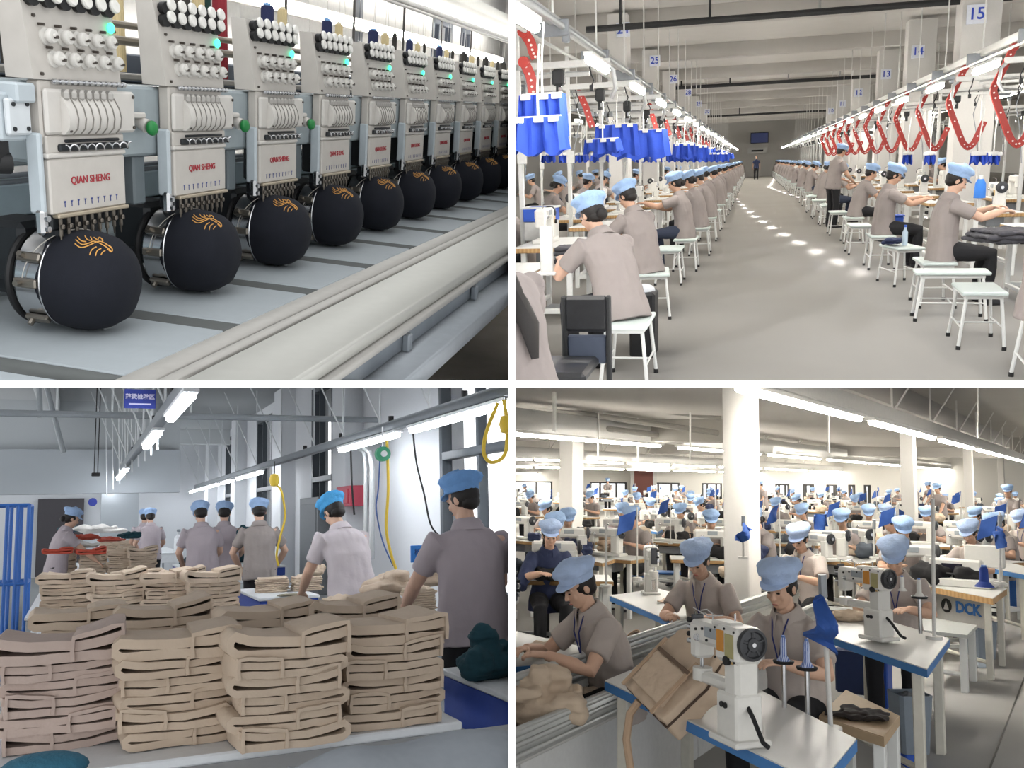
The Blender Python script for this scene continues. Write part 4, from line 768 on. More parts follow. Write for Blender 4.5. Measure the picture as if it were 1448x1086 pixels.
    t = thing('lettered_panel', 'pale skirt panel with a round mark and blue letters under the wood edged table', 'panel', (0, 0, 0)); m = MB(); m.prism([(-.36, -.16), (.36, -.16), (.36, .14), (-.36, .14)], .02, basis(c, d_, V(0, 0, 1), nrm)); m.build('panel_board', prof, t)
    place_mb(text_mb('DCK', .15, .002, 2, .006), basis(c+d_*.12+nrm*.013, d_, V(0, 0, 1), nrm)).build('lettering', mat('letter_blue', '#3b78c4', .5), t)
    m = MB(); m.cyl((0, 0, .011), (0, 0, .014), .07, n=20, M=basis(c-d_*.16, d_, V(0, 0, 1), nrm)); mk = m.build('round_mark', mat('mark_black', '#222222', .5), t); m = MB(); m.prism([(-.035, -.04), (.035, -.04), (0, .045)], .004, basis(c-d_*.16+nrm*.016, d_, V(0, 0, 1), nrm)); m.build('mark_triangle', mat('mark_white', '#e5e5e2', .5), mk)
    # flags on white poles
    def bigflag(label, px, py0, py1, D, fpts, lean=0):
        a_, b_ = r.at_d(px+lean, py1, D), r.at_d(px, py0, D); t = thing('flag_pole', label, 'flag pole', a_, 0, 'near flag poles'); m = MB(); m.cyl((0, 0, 0), b_-a_, .011, n=10); m.cyl((0, 0, 0), (0, 0, .02), .05, n=12); m.build('pole', prof, t)
        if fpts:
            g = []; P_ = [r.at_d(x, y, D-.08)-a_ for x, y in fpts]
            for i in range(6):
                u = i/5; g.append([P_[0].lerp(P_[3], u).lerp(P_[1].lerp(P_[2], u), v)+r.RT @ V(0, .07*math.sin(v*7+u*2), 0) for v in [k/8 for k in range(9)]])
            m = MB(); m.sheet(g, .015); m.build('flag_cloth', flag, t, 60)
            m = MB(); q_ = (b_-a_).normalized(); m.cyl(b_-a_-q_*.06, b_-a_+q_*.04, .019, n=10); m.build('clamp', GREYM, t)
    bigflag('tall white pole with a big drooping blue flag beside the nearest woman', 1163, 825, 1034, 4.1, [(1162, 842), (1140, 900), (1188, 928), (1171, 850)], 12)
    bigflag('tall white pole on the corner of the second table', 1319, 705, 904, 5.7, None, 2); bigflag('white pole with a small blue flag in front of the big pillar', 1051, 735, 790, 9, [(1040, 764), (1052, 740), (1064, 750), (1052, 768)]); bigflag('thin pole with a narrow blue flag at the right', 1414, 735, 826, 8, [(1409, 756), (1414, 745), (1421, 760), (1416, 778)]); bigflag('white pole standing beside the stacked tan bags', 857, 742, 830, 7.5, None); bigflag('thin pole with a dark blue flag left of the middle woman', 1236, 740, 790, 10, [(1152, 730), (1170, 724), (1172, 745), (1155, 750)])
    # thread cones on dark dishes
    def cone(label, px, py, D, hpx, wpx, matr, dish=True):
        b = r.at_d(px, py, D); sc = D/F; t = thing('thread_cone', label, 'thread cone', b, 0, 'thread cones'); h, w = hpx*sc, wpx*sc/2; m = MB(); m.lathe([(0, .012), (w*1.5, .012), (w*.7, h*.32), (w*.62, h*.9), (w*.45, h), (0, h)], n=18); m.build('yarn', matr, t)
        m = MB(); m.cyl((0, 0, h), (0, 0, h*1.08), w*.4, n=10); m.build('spool_core', mat('core_blue', '#5d7fc0', .5), t)
        if dish: m = MB(); m.lathe([(0, 0), (w*2.1, 0), (w*2.3, .012), (w*2.1, .014), (0, .012)], n=22); m.build('dish', BLK, t); m = MB(); m.cyl((0, 0, -.22), (0, 0, 0), .012, n=8); m.build('stand_rod', CHR, t)
    bw = mat('yarn_blue_white', '#3e5ca8', .6, kind='wave', scale=38, col2='#c9d2e6'); wy_ = mat('yarn_white', '#dedcd6', .7, kind='wave', scale=90)
    cone('blue and white thread cone on a dark dish, the one nearer the woman', 1108, 938, 4.3, 36, 13, bw); cone('blue and white thread cone on a dark dish, the one nearer the flag pole', 1141, 947, 4.2, 40, 13, bw); cone('white thread cone behind the second big machine', 1276, 838, 5.9, 22, 9, wy_, False); cone('white thread cone on a dark dish by the handwheel of the second big machine', 1300, 846, 5.9, 26, 10, wy_); cone('thick navy thread cone on the wood edged table', 1392, 832, 7, 30, 18, NAVYF, False)
    # bags and heaps
    hb = r.at_z(955, 1008, T); n = (V(-hb.x, -hb.y, .6)-V(0, 0, hb.z)*.6).normalized(); n = (V(-.35, -.75, .75)).normalized(); xx = V(math.cos(az), math.sin(az), -.25); xx = (xx-n*xx.dot(n)).normalized(); yy = n.cross(xx); B = basis(hb+V(-.0, .06, .13), xx, yy, n)
    t = thing('backpack', 'tan canvas backpack lying on the foreground table beside the machine', 'backpack', hb)
    Bl = Matrix.Translation(-hb) @ B
    m = MB(); pr = [(-.2, -.19), (.18, -.19), (.2, .05), (.15, .19), (.06, .235), (-.1, .235), (-.18, .17), (-.205, .02)]; m.prism(pr, .15, Bl); link('body', lumpy(m, .009, 'bagbody', tanbag, .014, 9, 8), t)
    m = MB(); m.prism([(-.14, -.15), (.12, -.15), (.12, .03), (-.14, .03)], .05, Bl @ Matrix.Translation(V(0, 0, .08))); pk = link('front_pocket', lumpy(m, .007, 'pocket', tanbag, .006, 14, 3, 3), t)
    for x in (-.15, .13): m = MB(); m.box((x, -.05, .105), (.022, .3, .008), .002, M=Bl); m.build('strap', mat('strap_tan', '#b59a80', .9), pk)
    m = MB(); m.box((0, .04, .108), (.28, .018, .008), .002, M=Bl); m.build('pocket_zip', mat('zip_brown', '#6b5646', .7), pk)
    m = MB(); m.tube([Bl @ V(x*1.015, y*1.015, .03) for x, y in pr], .006, 6, closed=True); m.build('piping', mat('piping_brown', '#4b3b30', .8), t)
    m = MB(); m.tube([Bl @ V(*q) for q in ((-.05, -.2, .05), (-.06, -.27, .03), (-.02, -.36, -.02), (.02, -.44, -.12))], .018, 8); m.build('shoulder_strap', mat('strap_tan', '#b59a80', .9), t)
    def heap(label, px, py, wpx, hpx, z0, matr, seed=0, n=9, name='cloth_heap', dep=.5):
        p = r.at_z(px, py, z0); sc = r.at_z(px, py, z0).y/F if False else (r.R @ p).y/F; W_, H_ = wpx*sc, hpx*sc; q_ = random.Random(seed); m = MB()
        for i in range(n):
            x = (q_.random()-.5)*W_*.8; z = H_*(.15+.6*q_.random()*(1-abs(x)/W_*1.5)); m.box((x, q_.random()*W_*dep, z), (W_*q_.uniform(.25, .45), W_*q_.uniform(.2, .4), H_*q_.uniform(.12, .3)), .02, M=rotz(q_.random()*2) @ Matrix.Rotation(q_.uniform(-.5, .5), 4, 'X') if False else None)
        m.ell((0, W_*dep*.5, H_*.22), (W_*.48, W_*dep*.7, H_*.25))
        me = remesh(m, max(W_/50, .008), 'heap', matr, 2, lambda co: W_*(.04*noise.noise(co*(6/W_)+V(seed, 0, 0))+.03*noise.noise(V(co.x*5, co.y*5, co.z*18)/W_+V(0, seed, 0))))
        for v in me.vertices: v.co.z = max(v.co.z, .002)
        o = link(name, me); o.matrix_world = r.R4 @ xf(p, cam_rz(p, 0)+PI); return tag(o, label, 'cloth heap')
    zb_ = zt_-.14
    heap('large crumpled heap of tan bag pieces filling the trough at the left', 768, 1040, 120, 118, zb_, tan, 31, 14); heap('crumpled tan pieces spilling along the trough', 836, 998, 60, 34, zb_, tan, 32); heap('tan bag pieces piled in the trough behind the backpack', 925, 938, 90, 60, zb_, tan, 33, 12); heap('loose tan offcuts in the trough before the woman', 1030, 888, 80, 40, zb_, tan, 34, 12)
    heap('tan bundle of bag pieces on the table before the middle woman', 1052, 822, 74, 44, T-.08, tan, 35, 10); heap('flat tan pieces under the bent man\'s hands', 965, 855, 60, 10, T, tan, 36); heap('tan pieces under the hands of the worker in profile', 775, 918, 60, 14, T, tan, 37); heap('tan pieces under the arm of the second big machine', 1200, 880, 50, 34, T, tan, 38); heap('black cloth heap beside the navy jacket', 832, 770, 50, 42, T-.3, dark, 39, 10); heap('black cloth held by the person in the navy jacket', 800, 806, 52, 24, T-.15, dark, 40, 9); heap('low dark heap under the tan bundle', 1050, 850, 80, 26, T-.3, dark, 44)
    t = thing('wire_bag', 'open round tan bag standing in the trough', 'bag', r.at_z(922, 932, zb_+.05)); m = MB(); m.lathe([(.09, 0), (.1, .12), (.09, .2), (.08, .2), (.085, .1), (.03, .02)], axis=(-.5, -.6, .6), n=22); m.build('bag_body', tanbag, t); m = MB(); m.tube([V(*(frame_z(V(-.5, -.6, .6)) @ V(.092*math.cos(a_), .092*math.sin(a_), .2))) for a_ in [k*PI/12 for k in range(24)]], .006, 6, closed=True); m.build('rim_binding', mat('strap_tan', '#b59a80', .9), t)
    for i, (px, py) in enumerate(((830, 781), (855, 781))):
        p = r.at_z(px, py, T)
        for k in range(4):
            m = MB(); m.box((0, 0, .045), (.2, .16, .085), .03); o = solo(MB().box((0, 0, 0), (.01, .01, .01)), 'folded_bag', tanbag, 'tan folded bag, %s from the bottom in the %s pile of the stacked bags' % (ORD[k], ('left', 'right')[i]), 'bag', (p.x, p.y, T+.085*k), .2*k+1, 'stacked tan bags'); o.data = lumpy(m, .012, 'fbag', tanbag, .012, 14, 2, k+i*5); link('flap', MB().box((0, -.06, .07), (.15, .06, .03), .01).mesh('flap', tanbag), o)
    # small plastic and steel things on the floor
    def bin_(label, px, py, hpx, wpx, fill):
        p = r.at_z(px, py, G); sc = (r.R @ p).y/F; h, w = hpx*sc, wpx*sc; t = thing('waste_bin', label, 'bin', p, .6, 'grey waste bins'); m = MB(); o_, i_ = w/2, w/2-.012
        rg = lambda a_, z: [(sx*a_*(1 if abs(k) else 1), sy*a_, z) for k, (sx, sy) in enumerate(((-1, -.8), (-.8, -1), (.8, -1), (1, -.8), (1, .8), (.8, 1), (-.8, 1), (-1, .8)))]
        m.loft([[V(*q) for q in rg(a_, z)] for a_, z in ((o_*.8, .09), (o_, h), (i_, h), (i_*.8, .12))]); m.build('bin_body', BIN, t); m = MB(); m.box((0, 0, .045), (w*.62, w*.62, .09), .01); m.build('foot', BOXB if fill else mat('foot_pale', '#b9c2cc', .5), t)
        if fill: m = MB(); m.ell((0, 0, h-.05), (i_*.9, i_*.9, .05)); link('rubbish', lumpy(m, .012, 'rub', mat('rubbish_grey', '#8f8f90', .8, noise_amt=.5, scale=25), .03, 18), t)
    bin_('grey waste bin with rubbish in it beside the tray', 1289, 1082, 100, 48, True); bin_('empty grey waste bin beside the wood edged table', 1389, 943, 64, 34, False)
    zt2 = G+.56; t = quad('tan tray top stool with black cloth on it, under the foreground table', [(1158, 1012), (1250, 1042), (1272, 1012), (1196, 975)], zt2, edge=mat('tray_tan', '#b79f80', .6), th=.05, name='tray_stool', top=mat('tray_tan', '#b79f80', .6), legm=WHT)
    heap('black and brown straps piled on the tray', 1214, 1020, 80, 16, zt2, brn, 51, 12, dep=.45)
    t = quad('low stool with grey board top and white legs beyond the second table', [(1280, 888), (1368, 898), (1382, 884), (1310, 872)], G+.5, edge=mat('board_grey', '#a9aca9', .5), th=.03, name='board_stool', top=mat('board_grey', '#a9aca9', .5), legm=WHT)
    for i, (px, py) in enumerate(((906, 812), (938, 808))):
        p = r.at_z(px, py, G+.46); make_stool('white stool with blue seat in the middle left, %s one' % ('left', 'right')[i], .5, .34, .46, (p.x, p.y, G), .4, 'blue seated stools', top=mat('seat_blue', '#3566a8', .5))
    p = r.at_z(880, 950, zb_+.02); t = thing('plastic_crate', 'violet blue crate with tan pieces at the edge of the trough', 'crate', p, .3); m = MB(); m.box((0, 0, .08), (.16, .3, .16), .012); m.build('crate_body', mat('crate_violet', '#3a4596', .5), t); m = MB(); m.ell((0, 0, .16), (.07, .13, .05)); link('contents', lumpy(m, .012, 'cont', tan, .02, 15), t)
    t = thing('motor_unit', 'blue and black motor unit under the second table', 'motor', r.at_z(1215, 1000, G)); m = MB(); m.box((0, 0, .3), (.3, .3, .35), .02); m.build('motor_body', mat('motor_navy', '#22325c', .5), t); m = MB(); m.box((.2, -.05, .3), (.1, .2, .5), .01); m.build('side_plate', BOXB, t)
    m = MB(); a_ = r.at_z(1448, 960, G); b_ = r.at_z(1400, 1086, G); d_ = (b_-a_).normalized(); m.box((0, 0, 0), (6, .012, .004), M=basis((a_+b_)/2+V(0, 0, .001), d_, V(-d_.y, d_.x, 0), V(0, 0, 1))); struct(m, 'floor_joint_line', mat('joint_dark', '#5a5753', .8))
    t = thing('blue_cabinet', 'blue cabinet under the table at the right edge', 'cabinet', r.at_z(1438, 862, G)); m = MB(); m.box((0, 0, .33), (.5, .5, .62), .01); m.build('cabinet_body', mat('cabinet_blue', '#2f63a8', .5), t); m = MB(); m.box((-.1, -.26, .33), (.28, .02, .55), .005); m.build('door', mat('cabinet_blue', '#2f63a8', .5), t)
# ================================================================== hall one: row of embroidery heads stitching caps
def hall_embroidery():
    r = Room((1010, 162), -360, -1, 1); ROOMS.append(r); use(r)
    X0 = -1.2136; Y0 = 1.55; S = .4275; NH = 11; ZT = -.527
    beige = mat('head_enamel', '#bbb6af', .45); side = mat('head_side', '#b9b6b2', .5); wht = mat('cover_enamel', '#c8c4be', .4)
    blue = mat('beam_enamel', '#96a0a4', .5); slate = mat('slate_enamel', '#5d6671', .5); pale = mat('pale_enamel', '#b4bdc2', .4)
    chrome = mat('chrome', '#c9cacc', .2, 1); dark = mat('dark_steel', '#25282b', .4, .3); black = mat('black_plastic', '#171718', .5)
    knob = mat('tension_disc', '#cfccc6', .35); navy = mat('cap_cloth', '#12151f', .9, bump=.15, bscale=900, noise_amt=.12); gold = mat('gold_thread', '#d19a4e', .6)
    red = mat('red_print', '#a8323c', .6); ink = mat('blue_ink', '#3d4a86', .6); green = mat('green_button', '#1f7a3c', .35)
    led = mat('green_led', '#3fe0a0', .3, emit=2.2); bed = mat('bed_enamel', '#a3aaae', .5, noise_amt=.04); rail = mat('front_rail_enamel', '#bdbab4', .5); band = mat('front_band_enamel', '#c2c1ba', .5, noise_amt=.03)
    steel = mat('galvanised', '#9aa1a8', .35, .3, noise_amt=.15, scale=12); gap = mat('slot_shade', '#5a5d5c', .8)
    clear = mat('clear_plastic', '#a9adb0', .25)
    Y1 = Y0+S*NH+1
    # ---- the machine itself
    T = thing('embroidery_machine', 'long multi-head embroidery machine with pale bed, dark slots and white front rails', 'embroidery machine', (X0, Y0, ZT-.85))
    O = V(X0, Y0, ZT-.85)
    def lb(m, name, x0, x1, y0, y1, z0, z1, ma, bev=.004):
        m = m or MB(); m.box(V((x0+x1)/2, (y0+y1)/2, (z0+z1)/2)-O, (abs(x1-x0), y1-y0, z1-z0), bev)
        if name: return m.build(name, ma, T)
        return m
    ya = .6
    lb(None, 'beam', X0-.16, X0-.03, Y0+.02, Y1, -.195, -.045, blue, .006)
    m = lb(None, None, -1.95, -1.6, ya, Y1, -.05, .027, None); m.build('rear_beam', slate, T)
    lb(None, 'rear_beam_edge', -1.96, -1.58, ya, Y1, -.062, -.052, dark, .002)
    lb(None, 'rear_panel', -1.75, -1.63, ya, Y1, -.17, -.063, mat('rear_slate', '#98a3aa', .5))
    lb(None, 'rear_rail', -1.72, -1.6, ya, Y1, -.192, -.172, mat('pale_rail', '#b8bccb', .3))
    lb(None, 'rear_panel', -1.75, -1.64, ya, Y1, -.26, -.193, mat('rear_pale', '#cdd6d8', .5))
    m = MB()
    for z in (-.27, -.285): m.cyl(V(-1.58, ya, z)-O, V(-1.58, Y1, z)-O, .006)
    m.build('guide_rod', steel, T)
    lb(None, 'rear_shelf', -1.76, -1.6, ya, Y1, -.37, -.295, mat('rear_blue', '#b9ccd4', .5))
    lb(None, 'rear_shelf', -1.8, -1.58, ya, Y1, -.415, -.375, mat('rear_grey', '#98a4a8', .5))
    lb(None, 'rear_shelf', -1.8, -1.5, ya, Y1, -.47, -.42, mat('rear_white', '#cfdadd', .4))
    # bed panels with slots between them
    m = MB()
    for k in range(-2, NH+1):
        y = Y0+.26+S*k
        m.box(V(-1.33, y+S/2, ZT-.02)-O, (.74, S-.04, .04), .003)
    m.build('bed', bed, T)
    for k in range(-2, NH+1):
        m = MB(); m.box(V(-1.205, Y0+.235+S*k, ZT-.008)-O, (.5, .066, .018), .001); m.build('bed_slot', gap, T)
    lb(None, 'bed_frame', -1.72, -.94, ya-.3, Y1, ZT-.1, ZT-.045, blue)
    lb(None, 'front_rail', -.957, -.895, ya-.3, Y1, ZT-.03, ZT+.002, rail, .004)
    lb(None, 'front_rail', -.89, -.86, ya-.3, Y1, ZT-.03, ZT+.004, rail, .003)
    lb(None, 'front_band', -.855, -.68, ya-.3, Y1, ZT-.032, ZT+.003, band, .006)
    lb(None, 'band_lip', -.7, -.664, ya-.3, Y1, ZT-.05, ZT-.033, rail, .003)
    lb(None, 'apron', -.72, -.68, ya-.3, Y1, ZT-.1, ZT-.05, steel, .003)
    m = lb(None, None, -.72, -.6, ya-.3, Y1, ZT-.16, ZT-.105, None, .006); m.build('lower_rail', mat('lower_rail_enamel', '#a9afb5', .35, .2), T)
    for k in range(8):
        m = MB(); m.box(V(-.67, Y0-.1+S*k*1.6, ZT-.078)-O, (.02, .03, .045), .004); m.build('rail_bracket', steel, T)
    for k in range(3):
        y = Y0+.35+S*k; a = MB()
        a.box(V(X0-.02, y-.02, -.105)-O, (.02, .05, .012), .003); a.cyl(V(X0-.03, y, -.118)-O, V(X0-.005, y, -.128)-O, .012, .016, 16)
        g = a.build('button_holder', wht, T); b = MB(); b.ell(V(X0+.006, y, -.131)-O, (.012, .0165, .0165), n=18, m=10); b.build('button_cap', green, g)
    for k in range(NH):
        y = Y0+S*k+.25; a = MB()
        a.box(V(X0-.13, y+.06, -.25)-O, (.1, .09, .12), .006); a.cyl(V(X0-.08, y+.03, -.26)-O, V(X0-.08, y+.03, -.29)-O, .02); a.box(V(X0-.07, y+.02, -.3)-O, (.05, .03, .02), .004)
        a.build('rear_housing', dark, T)
        a = MB(); a.box(V(X0-.07, y+.125, -.25)-O, (.05, .045, .11), .004); a.build('housing_plate', mat('grey_plate', '#6b7478', .5), T)
    a = MB(); a.box(V(X0-.02, Y0-.03, -.065)-O, (.04, .05, .035), .004); a.box(V(X0-.03, Y0-.04, -.108)-O, (.02, .075, .085), .004)
    e = a.build('beam_end_plate', pale, T)
    a = MB(); a.box(V(X0-.015, Y0-.04, -.107)-O, (.012, .06, .065), .004); e2 = a.build('end_cover', mat('end_cover_white', '#ccd1d4', .4), T)
    a = MB()
    for dy in (-.06, -.025):
        for z in (-.085, -.128): a.cyl(V(X0-.01, Y0+dy+.003, z)-O, V(X0-.006, Y0+dy+.003, z)-O, .004, n=8)
    a.build('bolt', dark, e2)
    a = MB(); a.box(V(X0-.05, Y0-.07, -.17)-O, (.05, .05, .06), .01); a.cyl(V(X0-.06, Y0-.1, -.19)-O, V(X0-.03, Y0-.05, -.19)-O, .02); a.build('motor_knob', black, T)
    # ---- one head, then its row
    hd = thing('embroidery_unit', 'nearest embroidery head, its plate lettered in large red capitals', 'embroidery head', (X0, Y0, 0), group='embroidery heads in the row')
    LN = .12
    def lean(x, z): return x-LN*(z+.04)
    m = MB()
    poly = [(lean(-.058, -.04), -.04), (lean(0, -.04), -.04), (lean(0, .085), .085), (lean(-.006, .14), .14), (lean(-.046, .14), .14)]
    m.prism(poly, .262, Matrix(((1, 0, 0, 0), (0, 0, -1, .121), (0, 1, 0, 0), (0, 0, 0, 1)))); m.build('tension_panel', beige, hd)
    m = MB(); m.box((lean(.002, .03), .121, .03), (.004, .252, .125), .002, None); 
    def knob_at(y, z, r, nm='tension_knob'):
        x = lean(.0, z); a = MB()
        a.lathe([(.0, 0), (r*1.15, 0), (r*1.15, .004), (r*.7, .006), (r*.7, .012), (r, .013), (r, .018), (r*.85, .021), (r*.3, .021), (r*.28, .026), (0, .026)], (x, y, z), (1, 0, .1), 16)
        return a
    for row, (z, y00) in enumerate(((.036, .038), (-.003, .05))):
        for i in range(5):
            k_ = knob_at(y00+.045*i, z, .0135).build('tension_knob', knob, hd)
            a = MB(); a.cyl((lean(.02, z), y00+.045*i, z), (lean(.029, z), y00+.045*i, z), .003, n=8); a.cyl((lean(0, z), y00+.045*i-.014, z+.02), (lean(.012, z), y00+.045*i-.014, z+.02), .003, n=6); a.build('knob_screw', mat('screw', '#5b5550', .4, .8), k_)
    for row, (z, y00) in enumerate(((.131, .02), (.105, .014))):
        for i in range(6):
            y = y00+.044*i; a = MB(); x = lean(.0, z)
            a.cyl((x, y-.004, z-.006), (x+.016, y-.008, z-.006), .013, .014, 12); c = a.build('disc_cup', black, hd)
            a = MB(); a.lathe([(0, 0), (.013, 0), (.014, .004), (.012, .008), (.005, .009), (0, .007)], (x+.016, y+.004, z+.002), (1, 0, .2), 14); a.build('guide_disc', mat('guide_disc', '#dcdad4', .3), c)
    a = MB(); a.ell((lean(.006, .066), .235, .066), (.006, .011, .011), n=12, m=8); a.build('indicator_lamp', led, hd)
    a = MB()
    for y, z in ((.005, .105), (.008, .088), (.014, .07), (.012, -.03), (.25, .06)): a.cyl((lean(0, z), y, z), (lean(.005, z), y, z), .003, n=8)
    a.build('screw', mat('screw', '#5b5550', .4, .8), hd)
    a = MB(); a.cyl((.006, .03, -.043), (.006, .25, -.043), .003, n=6)
    for i in range(13): a.cyl((.006, .034+.0175*i, -.043), (.006, .044+.0175*i, -.043), .0055, n=8)
    a.build('thread_guide_bar', chrome, hd)
    a = MB(); a.box((-.014, .122, -.1), (.028, .24, .118), .004); a.build('head_body', beige, hd)
    # lever cover
    a = MB(); a.box((.004, .145, -.097), (.012, .278, .083), .005); cv = a.build('lever_cover', wht, hd)
    pr = [(.0, -.066), (.014, -.07), (.026, -.09), (.03, -.108), (.027, -.126), (.016, -.138), (0, -.139)]
    a = MB(); a.prism(pr, .158, Matrix(((1, 0, 0, 0), (0, 0, -1, .124), (0, 1, 0, 0), (0, 0, 0, 1)))); a.build('cover_bulge', wht, cv)
    for i in range(7):
        a = MB(); a.tube([(x+.001, .068+.0225*i, z) for x, z in pr[1:-1]], .0013, 5); a.build('cover_groove', mat('groove', '#7d7973', .6), cv)
        a = MB(); a.box((.012, .056+.0225*i, -.066), (.02, .014, .022), .006); a.build('take_up_lever', mat('lever_grey', '#a3a09b', .35, .4), hd)
    a = MB()
    for y, z in ((.055, -.13), (.275, -.066), (.275, -.128)): a.cyl((.008, y, z), (.013 if y > .2 else .024, y, z), .0035, n=8)
    a.build('cover_screw', mat('screw', '#5b5550', .4, .8), cv)
    a = MB(); a.box((-.004, .125, -.157), (.02, .24, .034), .003); a.build('spring_mount', beige, hd)
    a = MB(); a.box((.006, .14, -.151), (.008, .17, .006), .002); a.box((.006, .145, -.163), (.012, .22, .014), .003); sp = a.build('spring_holder', dark, hd)
    a = MB(); a.tube([(.016+.004*math.sin(t), .045+.21*t/(16*PI), -.163+.006*math.cos(t)) for t in [q*16*PI/140 for q in range(141)]], .0016, 5); a.build('check_spring', chrome, sp)
    a = MB(); a.box((.004, .122, -.177), (.014, .244, .01), .003); a.build('plate_strip', wht, hd)
    a = MB(); a.box((.002, .122, -.235), (.014, .236, .104), .003); pl = a.build('name_plate', mat('plate_enamel', '#c1bcb5', .4), hd)
    M = basis((.01, .125, -.226), (0, 1, 0), (0, 0, 1), (1, 0, 0))
    place_mb(text_mb('QIAN SHENG', .0205, .0006, 3, .00015, 1.0), M).build('lettering', red, pl)
    a = MB()
    for i in range(9):
        y = .042+.0205*i; z = -.268
        a.add([(.0098, y-.004, z+.005), (.0098, y+.004, z+.005), (.0098, y, z-.001)], [(0, 1, 2)]); a.box((.0096, y, z-.003), (.001, .0013, .008))
    a.build('needle_marks', ink, pl)
    a = MB(); a.box((.006, .13, -.291), (.016, .226, .008), .002); a.build('plate_foot', mat('foot_brass', '#b4a894', .35, .5), hd)
    a = MB(); a.box((-.01, -.008, -.21), (.03, .014, .15), .004); b_ = a.build('side_bracket', pale, hd)
    a = MB(); a.box((-.004, -.009, -.3), (.02, .02, .05), .006)
    a.cyl((.006, -.009, -.292), (.012, -.009, -.292), .006, n=10); a.cyl((.006, -.009, -.312), (.012, -.009, -.312), .006, n=10); a.build('clamp_block', chrome, b_)
    a = MB(); a.box((-.02, .12, -.305), (.04, .215, .03), .004); a.box((-.03, .11, -.335), (.05, .14, .05), .01, None, None); nb = a.build('needle_case', dark, hd)
    for i in range(9):
        a = MB(); y = .03+.024*i; a.cyl((.006, y, -.296), (.006, y, -.33), .004, n=8); a.cyl((.006, y, -.33), (.006, y, -.345), .0025, .001, n=6); a.box((.01, y, -.312), (.008, .009, .01), .002); a.build('needle_bar', mat('needle_steel', '#6a645c', .3, .8), nb)
    labs = ['%s embroidery head from the near end of the row' % ORD[i] for i in range(NH)]
    heads = [hd]
    for k in range(1, NH): heads.append(dup(hd, (X0, Y0+S*k, 0), 0, labs[k]))
    # ---- cap on its hoop
    hc = V(0, .082, -.424)
    hp = thing('cap_hoop', 'chrome cap hoop under the nearest embroidery head', 'cap hoop', (X0, Y0, 0), group='cap hoops in the row')
    a = MB(); a.tube([hc+V(-.085, .0935*math.cos(t), .0935*math.sin(t)) for t in [2*PI*q/40 for q in range(40)]], .0075, 8, closed=True); a.build('drive_ring', black, hp)
    a = MB(); a.lathe([(.096, -.07), (.096, -.012), (.092, -.012), (.092, -.07), (.096, -.07)], hc, (1, 0, 0), 40); rg = a.build('hoop_band', chrome, hp)
    a = MB(); a.tube([hc+V(-.015, .098*math.cos(t), .098*math.sin(t)) for t in [2*PI*q/40 for q in range(40)]], .002, 6, closed=True); a.build('hoop_wire', chrome, rg)
    for t in (2.6, 3.1, 3.9):
        a = MB(); a.box((0, 0, 0), (.05, .018, .012), .003, M=Matrix.Translation(hc+V(-.04, .103*math.cos(t), .103*math.sin(t))) @ Matrix.Rotation(t-PI/2, 4, 'X')); a.cyl(hc+V(-.05, .105*math.cos(t), .105*math.sin(t)), hc+V(-.05, .12*math.cos(t), .12*math.sin(t)), .006, n=8); a.build('clip', mat('clip_steel', '#8b857c', .3, .9), hp)
    a = MB(); a.box(hc+V(-.13, 0, .05), (.1, .11, .12), .012); a.box(hc+V(-.17, 0, -.02), (.14, .05, .05), .01); a.build('hoop_mount', dark, hp)
    cp = thing('cap', 'navy cap with gold emblem under the nearest head', 'cap', (X0, Y0, 0), group='navy caps on the hoops')
    a = MB()
    prof = [(.088, -.05), (.097, -.02), (.101, .01), (.1, .04), (.093, .068), (.078, .092), (.056, .106), (.028, .114), (.004, .116)]
    rings = []
    for rr, x in prof:
        rings.append([hc+V(x, rr*math.cos(2*PI*q/48)*(1+.012*math.cos(6*2*PI*q/48)), rr*math.sin(2*PI*q/48)*(1+.012*math.cos(6*2*PI*q/48))) for q in range(48)])
    a.loft(rings); cr = a.build('crown', navy, cp, 60)
    tc = V(.57, -.79, .21).normalized(); upv = V(0, 0, 1)-tc*tc.z; upv.normalize(); rt = tc.cross(upv)*-1
    rt = upv.cross(tc); 
    wp = RM.RT @ V(132-CX, F, CY-349); cl = V(X0, Y0, 0)+hc+V(.012, 0, 0); tt = wp.normalized(); bb = tt.dot(cl); cc = cl.dot(cl)-.1**2; disc = bb*bb-cc
    c0 = ((tt*(bb-math.sqrt(max(disc, 0))))-cl).normalized()
    ex = rt; ey = (upv-c0*upv.dot(c0)).normalized()
    from mathutils.bvhtree import BVHTree
    bv = BVHTree.FromPolygons(a.v, a.f); bo = hc+V(.012, 0, 0)
    def onball(u, v):
        d = (c0*.1+ex*u+ey*v).normalized(); h_ = bv.ray_cast(bo+d*.3, -d); return h_[0]+d*.0008
    em = MB()
    for st in ([(-78, 2), (-60, -14), (-30, -10), (0, 2), (30, 14), (60, 8), (80, -8)], [(-70, 20), (-52, -2), (-25, 0), (0, 10), (28, 4), (55, -8), (74, -22)], [(-58, 36), (-50, 14), (-30, 8)], [(-25, 40), (-22, 18), (-5, 16), (-2, 36)], [(12, 34), (22, 20), (34, 38)], [(40, 40), (48, 24), (38, 14)], [(-32, -42), (-18, -24), (5, -12)], [(-8, -44), (4, -26), (24, -16)], [(16, -40), (26, -30), (40, -22)], [(50, 2), (72, 4), (82, -12), (70, -22), (52, -14)]):
        pts = []
        for i in range(len(st)-1):
            p_, a_, b_, n_ = [V(*st[min(max(i+k, 0), len(st)-1)], 0) for k in (-1, 0, 1, 2)]
            for k in range(4):
                u = k/4; q_ = .5*((2*a_)+(b_-p_)*u+(2*p_-5*a_+4*b_-n_)*u*u+(3*a_-p_-3*b_+n_)*u**3); pts.append((q_.x, q_.y))
